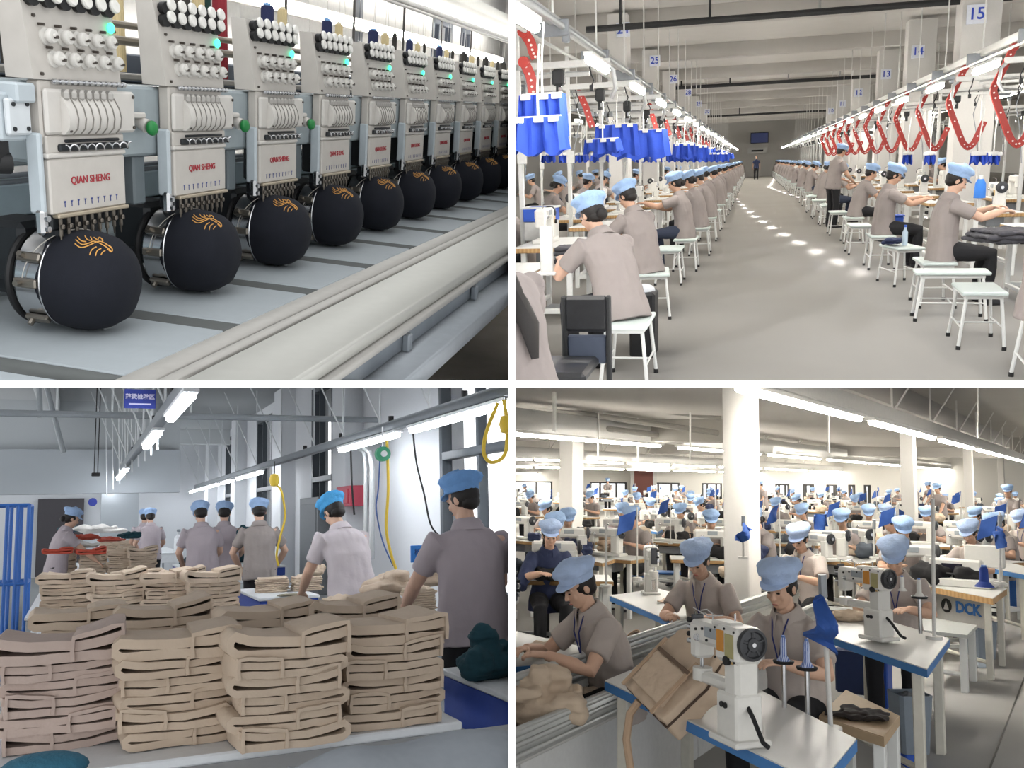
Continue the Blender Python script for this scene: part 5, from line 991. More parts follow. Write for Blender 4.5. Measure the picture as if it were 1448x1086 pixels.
        pts.append(st[-1]); em.tube([onball(u*.0004, v*.00062) for u, v in pts], .0011, 5)
    em.build('emblem', gold, cr)
    a = MB(); a.tube([hc+V(-.02+.03*math.sin(t*1.5), .101*math.cos(t), .101*math.sin(t)) for t in [1.2+q*.12 for q in range(17)]], .001, 5); a.build('piping', mat('piping', '#b7b2aa', .6), cp)
    a = MB(); a.box((0, 0, 0), (.02, .04, .03), .003, M=Matrix.Translation(hc+V(.045, .03, -.088)) @ Matrix.Rotation(.5, 4, 'Y')); a.build('snap_strap', clear, cp)
    for k in range(1, NH):
        dup(hp, (X0, Y0+S*k, 0), 0, 'chrome cap hoop under the %s embroidery head from the near end' % ORD[k])
        dup(cp, (X0, Y0+S*k, 0), 0, 'navy cap with gold emblem under the %s head from the near end' % ORD[k])
    # ---- thread cones on the rack behind, with the rack tube above
    xr = -1.45
    def cone(px, y0, y1, wpx, col, label, kind):
        p = r.at_x(px, y1, xr); q = r.at_x(px, y0, xr); sc = F/(r.R @ p).y; w = wpx/sc/2; h = q.z-.0-(-.02)
        t = thing('thread_cone', label, 'thread cone', (xr, p.y, -.02), group='thread cones behind the heads')
        a = MB(); a.lathe([(0, 0), (w, 0), (w*1.02, h*.1), (w*.9, h*.96), (w*.8, h), (0, h)], n=18); a.build('yarn', mat('yarn_'+kind, col, .8, kind='wave', scale=90, bump=.2, bscale=300), t)
        a = MB(); a.lathe([(0, h), (w*.55, h), (w*.45, h+.009), (0, h+.009)], n=14); a.build('spool_core', mat('core_'+kind, {'navy': '#6f97c4', 'cream': '#d9cfb4', 'black': '#3a3c40', 'red': '#a6323a', 'green': '#1f4a44'}[kind], .5), t)
        a = MB(); a.tube([(0, 0, h+.02), (.002, .003, h+.12), (0, .003, .36)], .0009, 4); a.build('thread', mat('thread_white', '#d9d6d2', .6), t)
    pos = [(378, 8, 20), (462, 29, 16), (527, 43, 16), (578, 57, 11), (620, 66, 10), (654, 75, 11), (685, 82, 9), (710, 89, 9)]
    for i, (px, y0, w) in enumerate(pos):
        cone(px, y0, y0+30, w, '#242b50' if i < 5 else '#2a3134', 'dark blue thread cone behind the %s head from the near end' % ORD[i+2], 'navy' if i < 5 else 'black')
        cone(px+w*1.05, y0+5, y0+30, w*.75, '#cdbb8f', 'cream thread cone beside the dark cone behind the %s head' % ORD[i+2], 'cream')
        if i >= 2: cone(px+w*1.9, y0+5, y0+30, w*.45, '#33302c', 'slim black thread cone behind the %s head from the near end' % ORD[i+2], 'black')
    cone(258, -12, 40, 24, '#26262b', 'black thread cone behind the second head', 'black'); cone(281, -10, 40, 19, '#cdbb8f', 'cream thread cone between the black and green cones', 'cream')
    cone(294, -8, 50, 10, '#1b3b36', 'dark green thread cone beside the red cone', 'green'); cone(311, -25, 55, 22, '#8e2832', 'tall dark red thread cone beside the third head', 'red')
    cone(168, -20, 45, 17, '#cdbb8f', 'cream thread cone between the first and second heads', 'cream'); cone(4, -20, 20, 14, '#5b4038', 'dark thread cone at the near end of the rack', 'black')
    rk = thing('thread_rack', 'steel thread rack with overhead tube and posts behind the heads', 'thread rack', (xr, Y0, -.02))
    O2 = V(xr, Y0, -.02)
    p, q = r.at_x(572, 2, -1.5), r.at_x(719, 56, -1.5); zt = (p.z+q.z)/2
    a = MB(); a.cyl(V(-1.5, .8, zt)-O2, V(-1.5, Y1, zt)-O2, .014, n=10); a.cyl(V(-1.46, .8, zt-.03)-O2, V(-1.46, Y1, zt-.03)-O2, .007, n=8); a.build('overhead_tube', mat('rack_tube', '#b9b7b4', .3, .4), rk)
    a = MB(); a.box(V(xr, (Y0+Y1)/2-.3, -.03)-O2, (.12, Y1-Y0+.6, .015), .003); a.build('cone_shelf', mat('shelf_grey', '#a39f98', .5), rk)
    for k in range(6):
        y = Y0+.95+S*k*1.5+.05; a = MB(); a.cyl(V(-1.5, y, -.03)-O2, V(-1.5, y, zt)-O2, .006, n=8); a.build('post', mat('post_dark', '#4a4744', .4, .4), rk)
    for k in range(26):
        y = Y0+.2+k*.17; a = MB(); a.tube([V(-1.46, y, zt-.03)-O2, V(-1.455, y+.005, (zt+.1)/2)-O2, V(-1.45, y, .1)-O2], .0011, 4); a.build('thread', mat('thread_white', '#d9d6d2', .6), rk)
    a = MB(); a.cyl(V(-1.36, .8, .085)-O2, V(-1.36, Y1, .085)-O2, .008, n=8); a.cyl(V(-1.36, .8, .05)-O2, V(-1.36, Y1, .05)-O2, .01, n=8); a.build('cross_rail', mat('rack_dark', '#8d8475', .35, .5), rk)
    # tube lamp along the wall behind the cones
    p, q = r.at_x(383, 2, -2.95), r.at_x(482, 27, -2.95); zt2 = (p.z+q.z)/2
    lt = thing('tube_lamp', 'long glowing tube lamp on the wall behind the thread cones', 'lamp', (-2.95, p.y, zt2)); L_ = 9
    a = MB(); a.box((-.05, L_/2-2, 0), (.06, L_, .1), .01); a.build('lamp_housing', wht, lt); a = MB(); a.cyl((.02, -1.9, 0), (.02, L_-2.1, 0), .03, n=10); a.build('tube', mat('wall_tube_light', '#fdfaf4', .4, emit=30), lt)
    # ---- shell: pale wall with windows, ceiling slope, grey floor
    wallm = mat('plaster_white', '#d8d6d3', .8); fl = mat('floor_concrete', '#8c8780', .4, noise_amt=.25, scale=3)
    xw = -3.2; zb, zc = -1.4, 2.2
    def wy(px, py): return r.at_x(px, py, xw)
    wins = [(wy(611, 40).y, wy(640, 40).y), (wy(652, 40).y, wy(667, 40).y), (wy(500, 40).y, wy(512, 40).y)]
    ztop, zbot = wy(625, 28).z, wy(625, 90).z; wins.sort(); m = MB(); y = .2
    for a_, b_ in wins+[(Y1+14, None)]:
        m.box((xw-.1, (y+a_)/2, (zb+zc)/2), (.2, a_-y, zc-zb))
        if b_ is None: break
        m.box((xw-.1, (a_+b_)/2, (zb+zbot)/2), (.2, b_-a_, zbot-zb)); m.box((xw-.1, (a_+b_)/2, (zc+ztop)/2), (.2, b_-a_, zc-ztop)); y = b_
    struct(m, 'wall_back', wallm)
    for i, (a_, b_) in enumerate(wins):
        m = MB(); w_ = b_-a_
        for yy in (a_+.04, a_+w_*.35, b_-.04): m.box((xw-.03, yy, (zbot+ztop)/2), (.08, .08, ztop-zbot), .005)
        for zz in (zbot+.03, ztop-.03): m.box((xw-.03, (a_+b_)/2, zz), (.08, w_, .06), .005)
        f = struct(m, 'window_%d' % (i+1), mat('window_frame_dark', '#4a505a', .4))
        m = MB(); m.box((xw-.06, (a_+b_)/2, (zbot+ztop)/2), (.01, w_, ztop-zbot)); g = m.build('pane', GLASS, f); 
    m = MB(); m.box((-1.9, Y1/2+4, zb-.05), (7, Y1+14, .1)); struct(m, 'floor', fl)
    m = MB(); m.box((-1.5, Y1+7, (zb+zc)/2), (8, .2, zc-zb)); struct(m, 'wall_end', wallm)
    p, q = r.at_x(600, 0, -2.6), r.at_x(719, 42, -2.6); zd = (p.z+q.z)/2
    m = MB(); m.box((-2.6, Y1/2+3, zd+.05), (.5, Y1+8, .1), .01)
    struct(m, 'trim_1', mat('duct_white', '#d5d5d1', .5))
# ================================================================== hall two: long aisle between sewing lines
def hall_aisle():
    r = Room((1065, 225), 220, 1, 1); ROOMS.append(r); use(r)
    G = -1.5; END = 86
    fl = mat('floor_polished', '#a8a49d', .12, noise_amt=.05, scale=.6, spec=.7)
    wl = mat('aisle_wall', '#d4d2cd', .8, noise_amt=.03); ce = mat('aisle_ceiling', '#c9c6c1', .9, noise_amt=.03, scale=2); bm_ = mat('ceiling_beam', '#bcb9b4', .9, noise_amt=.03, scale=2)
    lamp = mat('tube_light', '#fffaf2', .4, emit=100); redm = mat('strap_red', '#9c3029', .5, noise_amt=.1); hole = mat('strap_hole', '#e6dcd6', .5); dk = mat('pipe_black', '#2a2b2c', .6)
    pillar = mat('pillar_white', '#cfcdc9', .8, noise_amt=.03); railm = mat('rail_white', '#d6d6d2', .35, .1); silver = mat('rail_silver', '#b2b3b2', .35, .5)
    m = MB(); m.box((0, 50, G-.05), (34, 104, .1)); struct(m, 'floor', fl)
    m = MB(); m.box((0, 55, 3.45), (34, 96, .1)); struct(m, 'ceiling', ce)
    for k in range(11):
        m = MB(); m.box((0, 15.35+7.2*k, 3.2), (34, .45, .4), .01); struct(m, 'trim_%d' % (k+1), bm_)
    m = MB(); m.box((-13, 50, 1), (.2, 104, 5)); struct(m, 'wall_left', wl)
    m = MB(); m.box((16, 50, 1), (.2, 104, 5)); struct(m, 'wall_right', wl)
    m = MB(); m.box((1, END, 1), (34, .2, 5)); struct(m, 'wall_back', wl)
    t = thing('wall_screen', 'dark screen high on the far end wall', 'screen', (0, 0, 0)); p = r.at_y(1074, 195, END-.3)
    m = MB(); m.box(p, (1.5, .1, .9), .02); m.build('screen_frame', dk, t); m = MB(); m.box(p-V(0, .06, 0), (1.4, .02, .8)); m.build('display', mat('screen_navy', '#20294d', .3, emit=.5), t)
    t = thing('wall_sign', 'pale sign board below the dark screen on the end wall', 'sign', (0, 0, 0)); p = r.at_y(1071, 213, END-.3)
    m = MB(); m.box(p, (1.7, .06, .45), .01); m.build('board', railm, t); m = MB(); m.box(p-V(0, .04, 0), (1.0, .02, .15)); m.build('lettering', dk, t)
    for i, Z in enumerate((20, 37, 62)):
        z = 2.74; m = MB(); m.cyl((-3.4, Z, z), (4.6, Z, z), .065, n=10); q = solo(m, 'ceiling_pipe', dk, 'black pipe crossing under the ceiling, %s from the near end' % ORD[i], 'pipe', group='black ceiling pipes')
        for x in (-2.7, -.9, 1.2, 3): 
            m = MB(); m.cyl((x, Z+.1, z), (x, Z+.1, 3.4), .03, n=6); solo(m, 'hanger_rod', dk if x in (-2.7, -.9) else silver, 'thin rod hanging from the ceiling beside the %s black pipe' % ORD[i], 'rod', group='ceiling rods by the %s pipe' % ORD[i])
    # pillars and number signs
    ink = mat('sign_blue', '#2d49b5', .5); plate = mat('sign_plate', '#dfe3ec', .4)
    def sign(num, px, py, Z, w, label):
        p = r.at_y(px, py, Z); t = thing('number_sign', label, 'sign', p); m = MB(); m.box((0, 0, 0), (w, .03, w), .004); m.build('plate', plate, t)
        place_mb(text_mb(num, w*.85, .006, 3, .004), basis((0, -.02, 0), (1, 0, 0), (0, 0, 1), (0, -1, 0))).build('number', ink, t)
    PL = []
    def clear(x, Z, rad=.75): return all(abs(x-a) > rad or abs(Z-b) > rad+.1 for a, b in PL)
    LS = [('24', 881, 42), ('25', 926, 86), ('26', 952, 112), ('28', 973, 131), ('29', 988, 147), ('30', 1000, 158)]
    for i, (n, px, py) in enumerate(LS):
        Z = 21.7+7.2*i; p = r.at_y(px-6, py, Z+.5); m = MB(); PL.append((p.x, Z+.5)); m.box((p.x, Z+.5, .9), (.45, .6, 4.8), .01); struct(m, 'pillar_%d' % (i+1), pillar); sign(n, px, py, Z+.15, .31, 'square white sign with blue number %s on a left pillar' % {'24': 'twenty-four', '25': 'twenty-five', '26': 'twenty-six', '28': 'twenty-eight', '29': 'twenty-nine', '30': 'thirty'}[n])
    RS = [('15', 1381, 20), ('14', 1298, 73), ('13', 1253, 105), ('12', 1214, 131), ('11', 1191, 147), ('10', 1175, 157)]
    for i, (n, px, py) in enumerate(RS):
        Z = 19.5+7*i; p = r.at_y(px+3, py, Z+.5); m = MB(); PL.append((p.x, Z+.5)); m.box((p.x, Z+.5, .9), (.68, .6, 4.8), .01); struct(m, 'pillar_%d' % (i+21), pillar); sign(n, px, py, Z+.15, .34 if i == 0 else .31, 'square white sign with blue number %s on a right pillar' % {'15': 'fifteen', '14': 'fourteen', '13': 'thirteen', '12': 'twelve', '11': 'eleven', '10': 'ten'}[n])
    # ---- the conveyor rails overhead
    def rail(x, z, label, y0=3.5, y1=84):
        t = thing('conveyor_rail', label, 'conveyor rail', (x, y0, z)); L = y1-y0
        m = MB(); m.box((0, L/2, 0), (.07, L, .1), .01); m.build('profile', railm, t)
        m = MB(); m.box((.1, L/2, -.07), (.05, L, .06), .01); m.build('track', silver, t)
        m = MB(); m.cyl((-.16, 0, -.16), (-.16, L, -.16), .02, n=8); m.build('guide_tube', railm, t)
        for k in range(28):
            m = MB(); y = .6+k*2.7; m.box((-.02, y, -.08), (.36, .06, .16), .01); m.box((.12, y+.05, -.16), (.07, .1, .12), .015); m.build('bracket', GREYM, t)
            m = MB(); m.cyl((0, y, .05), (0, y, 3.4-z), .012, n=6); m.build('hanger', railm, t)
    rail(-1.95, 1.42, 'white conveyor rail above the left edge of the aisle'); rail(3.1, 1.33, 'white conveyor rail above the right edge of the aisle')
    rail(-3.7, 1.3, 'second conveyor rail over the inner left sewing line', 9); rail(5.3, 1.25, 'second conveyor rail over the inner right sewing line', 9)
    # tube lamps over the aisle edges
    for i in range(28):
        Z = 5+2.7*i
        for x, z, side in ((-1.22, .78, 'left'), (2.2, .78, 'right'), (-4.3, 1.1, 'inner left'), (4.9, 1.05, 'inner right')):
            if 'inner' in side and i < 2: continue
            if i == 0 and side == 'left':
                t = thing('tube_lamp', '', 'lamp', (x, Z, z), group='tube lamps over the aisle'); m = MB(); m.box((0, 0, .045), (.07, .95, .03), .004); m.build('housing', railm, t); m = MB(); m.cyl((0, -.45, 0), (0, .45, 0), .03, n=10); m.build('tube', lamp, t); t['label'] = 'glowing tube lamp, first in the %s row over the aisle' % side; pl = t
            else: dup(pl, (x, Z, z), 0, 'glowing tube lamp, %s in the %s row over the aisle' % (ORD[i], side))
    # ---- station gantries
    def gantry():
        t = thing('station_gantry', 'white post with overhead arm', 'gantry', (0, 0, G), group='white posts along the sewing lines')
        m = MB(); m.box((0, 0, 1.5), (.05, .05, 3.0), .004); m.build('post', railm, t)
        m = MB(); m.box((.2, 0, 2.5), (1.5, .05, .07), .006); m.box((.1, .25, 2.42), (1.2, .04, .04), .004); m.build('cross_arm', railm, t)
        m = MB(); m.tube([(.9, 0, 2.5), (.98, 0, 2.42), (1.0, .02, 2.25), (.95, .03, 2.15)], .022, 8); m.tube([(-.5, .1, 2.46), (-.2, .3, 2.48), (.3, .42, 2.46), (.7, .3, 2.44)], .016, 6); m.build('curved_track', silver, t)
        m = MB(); m.box((.42, .02, 2.38), (.12, .1, .16), .02); m.cyl((.42, .02, 2.3), (.42, .02, 2.2), .03, n=10); m.build('lifter_motor', dk, t)
        m = MB(); m.box((-.3, .04, 2.43), (.2, .08, .12), .01); m.build('junction_box', GREYM, t)
        for k in range(5):
            m = MB(); x = -.55+.32*k; m.tube([(x, .03, 2.5), (x+.02, .05, 2.4), (x+.05, .03, 2.33), (x+.03, .0, 2.28)], .008, 5); m.box((x+.03, 0, 2.26), (.04, .03, .06), .006); m.build('hook', CHR if k % 2 else dk, t)
        m = MB(); m.tube([(.05, 0, 2.45), (.15, .03, 2.1), (.06, .02, 1.7), (.02, .03, 1.3)], .007, 5); m.build('cable', GREYM, t)
        m = MB(); m.box((.02, -.03, 1.62), (.1, .03, .16), .006); m.build('control_box', railm, t)
        return t
    g0 = gantry(); n_ = 0
    for side, x, rz in (('left', -2.35, 0), ('right', 3.75, PI)):
        for i in range(27):
            Z = 9.6+2.7*i
            if not clear(x, Z, 1.3): Z += 1.2
            if not clear(x, Z, 1.1): continue
            lab = 'white post with overhead arm, %s on the %s sewing line' % (ORD[i], side)
            if n_ == 0: g0.matrix_world = r.R4 @ xf((x, Z, G), rz); g0['label'] = lab
            else: dup(g0, (x, Z, G), rz, lab)
            n_ += 1
        for i in range(20):
            Z = 14+2.9*i
            if not clear(-4.4 if side == 'left' else 6.0, Z, 1.4): continue
            dup(g0, (-4.4 if side == 'left' else 6.0, Z, G), rz+.1, 'white post with overhead arm, %s in the second %s line back' % (ORD[i], side), s=.95)
    # ---- tables, machines, stools, workers
    T0 = make_table('', .62, 1.25, (0, 0, G), edge=WOOD, group='sewing tables along the aisle'); M0 = make_machine('', (0, 0, 0), 0, 1.0, group='sewing machines along the aisle'); S0 = make_stool('', .32, .62, .45, group='white stools along the aisle')
    M1 = make_machine('', (0, 0, 0), 0, 1, group='sewing machines along the aisle', detail=0)
    KW = dict(pose='sit', seat=.46, face=False, fingers=False, vox=.013)
    protos = {}
    def worker(key, label, loc, rz, group, **kw):
        if key not in protos or kw.get('hero'):
            kw.pop('hero', None); kk = dict(KW); kk.update(kw); protos[key] = person(key, label, loc, rz, group, **kk); return protos[key]
        return dup(protos[key], loc, rz, label, group)
    far = [('aisle_a', dict(lean=.14, hp=.5, hair='bun')), ('aisle_b', dict(lean=.2, curl=.2, hp=.4, hair='short', lh=(-.16, .42, .85), rh=(.1, .48, .82))), ('aisle_c', dict(lean=.08, hp=.55, hair='bun', legs=JEANS, lh=(-.1, .5, .84)))]
    # the near left row
    hero = dict(face=True, fingers=True, vox=.0055)
    person('aisle_first_left', 'seated woman in grey polo and pale blue cap, nearest at the left tables', (-.88, 6.4, G), math.radians(50), 'seated workers of the left row', **{**KW, **hero, 'lean': .3, 'curl': .25, 'hp': .5, 'hair': 'bun', 'w': 1.16, 'lh': (-.12, .5, .84), 'rh': (.12, .46, .82), 'skin': SKIN2, 'hcurl': .8})
    person('aisle_second_left', 'second seated worker from the near end of the left row, in a grey polo', (-1.02, 9.2, G), math.radians(55), 'seated workers of the left row', **{**KW, **hero, 'lean': .2, 'curl': .2, 'hp': .6, 'hair': 'short', 'w': 1.1})
    person('aisle_long_hair', 'person with long dark hair and grey polo, cut by the edge nearest the chair', (-1.02, 3.95, G), math.radians(50), 'seated workers of the left row', **{**KW, **hero, 'lean': .2, 'curl': .25, 'hp': .5, 'hair': 'long', 'cap': False, 'w': 1.1})
    person('aisle_third_left', 'third seated worker of the left row, reaching forward in dark jeans', (-.92, 13.4, G), math.radians(78), 'seated workers of the left row', **{**KW, **hero, 'vox': .008, 'lean': .1, 'curl': .15, 'hp': .4, 'hair': 'bun', 'legs': JEANS, 'lh': (-.1, .56, .95), 'rh': (.1, .52, .9)})
    LZ = [15.6, 18.4]+[21.1+2.7*i for i in range(24)]
    for i, Z in enumerate(LZ):
        k, kw = far[i % 3]; worker(k, 'seated worker in grey polo and blue cap, %s in the left row' % ORD[i+3], (-.84+.06*math.sin(i*2.3), Z, G), math.radians(68+9*math.sin(i*1.7)), 'seated workers of the left row', **kw)
    person('aisle_first_right', 'seated man in grey polo guiding cloth at the white machine on the right', (1.84, 10.0, G), math.radians(-86), 'seated workers of the right row', **{**KW, **hero, 'lean': .03, 'curl': .12, 'hp': .5, 'hair': 'short', 'lh': (-.08, .47, .95), 'rh': (.1, .5, .92), 'skin': SKIN2, 'hcurl': .9, 'w': 1.08})
    person('aisle_edge_right', 'person in grey polo at the right edge, seated on the nearest stool', (1.83, 6.45, G), math.radians(-60), 'seated workers of the right row', **{**KW, **hero, 'vox': .009, 'lean': .05, 'hp': .4, 'w': 1.1})
    person('aisle_second_right', 'second seated worker of the right row, beside the blue bin', (1.71, 13.35, G), math.radians(-84), 'seated workers of the right row', **{**KW, **hero, 'vox': .008, 'lean': .05, 'curl': .12, 'hp': .5, 'lh': (-.1, .5, .92), 'rh': (.1, .5, .9)})
    person('aisle_standing', 'person standing by the right row in grey polo and dark trousers', (1.65, 21.0, G), math.radians(-60), None, **{**KW, 'pose': 'stand', 'lean': .12, 'hp': .4, 'lh': (-.15, .36, 1.0), 'rh': (.15, .36, .98), 'face': True})
    person('aisle_far', 'small dark figure standing far down the middle of the aisle', tuple(r.at_z(1069, 254, G)), PI, None, **{**KW, 'pose': 'stand', 'lean': 0, 'hp': 0, 'curl': .05, 'lh': (-.25, .05, .85), 'rh': (.25, .05, .85), 'shirt': NAVY, 'cap': False})
    RZ = [17.4]+[22.6+2.7*i for i in range(23)]
    for i, Z in enumerate(RZ):
        k, kw = far[(i+1) % 3]; worker(k, 'seated worker in grey polo and blue cap, %s in the right row' % ORD[i+2], (1.78+.06*math.sin(i*2.9), Z, G), math.radians(-80+8*math.sin(i*1.3)), 'seated workers of the right row', **kw)
    # inner rows behind the first tables
    worker('aisle_d', 'worker in blue cap facing the aisle at the far left, nearest of the inner line', tuple(V(*r.at_y(742, 262, 10).xy, G)+V(0, 0, 0)), math.radians(100), 'inner line workers', **dict(lean=.4, hp=.5, hair='bun', face=True, vox=.009))
    for i in range(18):
        k, kw = far[i % 3]
        if clear(-3.35, 15.5+2.8*i, .8): worker(k, 'worker in blue cap, %s along the second line left of the aisle' % ORD[i+1], (-3.35+.1*math.sin(i*3), 15.5+2.8*i, G), math.radians(-70+20*math.sin(i)), 'inner line workers', **kw)
        if clear(4.75, 13.5+2.9*i, .8): worker(k, 'worker in blue cap, %s along the second line right of the aisle' % ORD[i], (4.75+.1*math.sin(i*3), 13.5+2.9*i, G), math.radians(80+20*math.sin(i*2)), 'inner line workers', **kw)
    for i in range(8):
        k, kw = far[(i+2) % 3]; worker(k, 'worker in blue cap, %s along the third line left of the aisle' % ORD[i], (-5.3, 17+3.3*i, G), math.radians(75+25*math.sin(i)), 'inner line workers', **kw)
    # stools
    ns = 0
    def stool(loc, rz, label):
        nonlocal ns
        if ns == 0: S0.matrix_world = r.R4 @ xf(loc, rz); S0['label'] = label
        else: dup(S0, loc, rz, label)
        ns += 1
    stool((-.82, 6.35, G), 0, 'white stool with pale seat under the nearest seated woman'); stool((-.95, 9.3, G), .1, 'white stool under the second worker of the left row'); stool((-1.0, 11.9, G), 0, 'empty white stool between the second and third workers on the left')
    stool((-.9, 13.4, G), 0, 'white stool under the third worker of the left row')
    for i, Z in enumerate(LZ): stool((-.82, Z, G), .1*math.sin(i*3), 'white stool under the %s worker of the left row' % ORD[i+3])
    p = r.at_z(1385, 412, G+.45); stool((p.x+.05, p.y+.25, G), -.06, 'empty white stool in the right foreground, nearest the floor edge'); stool((1.85, 6.4, G), -.1, 'white stool under the worker cut by the right edge')
    stool((1.78, 10.0, G), 0, 'white stool under the man at the white machine'); p = r.at_z(1345, 382, G+.45); stool((p.x, p.y, G), 1.5, 'empty white stool in front of the man at the white machine')
    p = r.at_z(1275, 347, G+.45); stool((p.x, p.y, G), .2, 'empty white stool with a dark bundle on it, right row'); stool((1.68, 13.35, G), 0, 'white stool under the worker beside the blue bin'); stool((1.62, 15.4, G), 0, 'empty white stool between the second and third workers on the right')
    for i, Z in enumerate(RZ): stool((1.72, Z, G), .1*math.sin(i*2), 'white stool under the %s worker of the right row' % ORD[i+2])
    for i in range(4): stool((1.62, 19.2+2.7*i, G), 0, 'empty white stool, %s gap along the right row past the third worker' % ORD[i])
    # tables and machines
    nt = 0
    def station(side, i, x, Z, mach=True):
        nonlocal nt
        sg = -1 if side == 'left' else 1; rz = PI if side == 'left' else 0
        lt = 'wood edged sewing table, %s along the %s side of the aisle' % (ORD[i], side); lm = 'white sewing machine on the %s table along the %s side' % (ORD[i], side)
        if nt == 0: T0.matrix_world = r.R4 @ xf((x, Z, G), rz); T0['label'] = lt; M0.matrix_world = r.R4 @ xf((x+sg*.12, Z, G+.76), PI/2*-sg); M0['label'] = lm
        else:
            dup(T0, (x, Z, G), rz, lt)
            if mach: dup(M0 if i < 6 else M1, (x+sg*.12, Z, G+.76), PI/2*-sg, lm)
        nt += 1
    station('left', 0, -1.85, 6.6); station('left', 1, -1.9, 9.2)
    for i in range(26): station('left', i+2, -1.9, 12+2.7*i)
    station('right', 0, 2.95, 6.9); station('right', 1, 2.78, 9.9)
    for i in range(26): station('right', i+2, 2.85, 12.9+2.7*i)
    for i in range(16): 
        if clear(-2.55, 13.8+2.8*i, .9): dup(T0, (-2.55, 13.8+2.8*i, G), 0, 'wood edged sewing table, %s in the second line left' % ORD[i]); dup(M1, (-2.6, 13.8+2.8*i, G+.76), -PI/2, 'white sewing machine, %s in the second line left' % ORD[i])
        if clear(3.95, 13.4+2.9*i, 1): dup(T0, (3.95, 13.4+2.9*i, G), PI, 'wood edged sewing table, %s in the second line right' % ORD[i]); dup(M1, (4.0, 13.4+2.9*i, G+.76), PI/2, 'white sewing machine, %s in the second line right' % ORD[i])
    kill(M1)
    # ---- blue pieces hanging from the left rail
    def hung(name, label, x, Z, w, h, z0, group, k=0):
        t = thing(name, label, 'hanging cloth', (x, Z, z0+h), .15*math.sin(k*5), group)
        for j in range(2):
            m = MB(); g = []
            for a in range(7):
                v = a/6; g.append([V((lerp(-.5, .5, b/12))*w*(.86+.14*v), j*.09+.05*math.sin(b*.9+k+j)*v+.03*math.sin(b*2.1), -h*v-(.03*math.sin(b*1.3+k) if a == 6 else 0)) for b in range(13)])
            m.sheet(g, .012); m.build('cloth_panel', BLUE, t, 60)
        for q in (-.3, .05, .3):
            m = MB(); m.box((q*w, -.02, -.02), (.09, .03, .05), .006); m.build('clip', railm, t)
        m = MB(); m.tube([(0, .05, 0), (0, .05, .25), (.03, .05, .6)], .01, 6); m.box((0, .05, .0), (w*.8, .03, .03), .006); m.build('hanger', railm, t)
        return t
    p = r.at_y(765, 130, 8.2); hung('hanging_cloth', 'big blue cloth hanging at the left edge, nearest of the blue pieces', p.x, 8.2, .46, .36, p.z-.38, 'blue cloth on the left rail'); p2 = r.at_y(762, 165, 8.1); hung('hanging_cloth', 'lower blue cloth tucked beneath the big blue cloth at the left edge', p2.x, 8.0, .52, .3, p2.z-.31, 'blue cloth on the left rail', 2)
    for i, (px0, px1, y0, y1, Z) in enumerate(((838, 905, 178, 218, 14.2), (822, 880, 198, 214, 13.6), (870, 948, 186, 222, 16.5), (950, 985, 204, 222, 21), (975, 1003, 207, 224, 25))):
        a = r.at_y(px0, y0, Z); b = r.at_y(px1, y1, Z); hung('hanging_cloth', 'blue cloth hanging from the left rail, %s beyond the big one' % ORD[i], (a.x+b.x)/2, Z, b.x-a.x, a.z-b.z, b.z, 'blue cloth on the left rail', i)
    for i in range(22):
        Z = 28+2.4*i; hung('hanging_cloth', 'blue cloth hanging far along the left rail, %s of the distant run' % ORD[i], -1.85, Z, .75, .34+.1*((i*7) % 3)/2, .08, 'blue cloth on the left rail', i)
    for i in range(13):
        px = 765+24*i*(1-.012*i); a = r.at_y(px, 217, 18+1.4*i); b = r.at_y(px+20, 228, 18+1.4*i); hung('hanging_cloth', 'short blue cloth in the lower inner row, %s from the left' % ORD[i], (a.x+b.x)/2, 18+1.4*i, b.x-a.x, a.z-b.z, b.z, 'short blue cloth of the inner left row', i)
    for i, (px, w, Z) in enumerate(((1300, 12, 17), (1336, 16, 15), (1415, 26, 13.5), (1440, 18, 13))):
        a = r.at_y(px-w/2, 215, Z); b = r.at_y(px+w/2, 231, Z); hung('hanging_cloth', 'short blue cloth behind the red straps, %s from the left on the right side' % ORD[i], (a.x+b.x)/2, Z+1.2, b.x-a.x, a.z-b.z, b.z, 'short blue cloth behind the right straps', i)
    # ---- red perforated straps
    def strap(label, pts, wd, group='red perforated straps'):
        t = thing('hanger_strap', label, 'strap', pts[0], 0, group); o = V(pts[0]); P = [V(p)-o for p in pts]; g = []; cen = []
        for i in range(len(P)-1):
            for k in range(6): cen.append(P[i].lerp(P[i+1], k/6))
        cen.append(P[-1])
        for it in range(2): cen = [cen[0]]+[(cen[i-1]+cen[i]*2+cen[i+1])/4 for i in range(1, len(cen)-1)]+[cen[-1]]
        for i, c in enumerate(cen):
            d = (cen[min(i+1, len(cen)-1)]-cen[max(i-1, 0)]).normalized(); n = d.cross(V(0, 1, 0)).normalized(); g.append([c-n*wd/2+V(0, -.01, 0), c+n*wd/2+V(0, .02, 0)])
        m = MB(); m.sheet(g, .02); s_ = m.build('strap_band', redm, t)
        for i in range(2, len(cen)-1, 3):
            m = MB(); m.cyl(cen[i]-V(0, .02, 0), cen[i]+V(0, .03, 0), wd*.13, n=8); m.build('punched_hole', hole, t)
        m = MB(); m.cyl(cen[0]-V(0, .03, 0), cen[0]+V(0, .05, 0), wd*.6, n=10); m.build('pivot', redm, t)
    for i in range(13):
        Z = 10.2+2.75*i; x = 3.1; ps = [(x-.06, Z, 1.2), (x-.16, Z, .95), (x-.26, Z, .72), (x-.22, Z, .6), (x-.02, Z, .12), (x+.06, Z, .04), (x+.14, Z, .1), (x+.26, Z, .42)]
        strap('red perforated strap hanging in a V from the right rail, %s from the near end' % ORD[i], ps, .085 if i < 9 else .1)
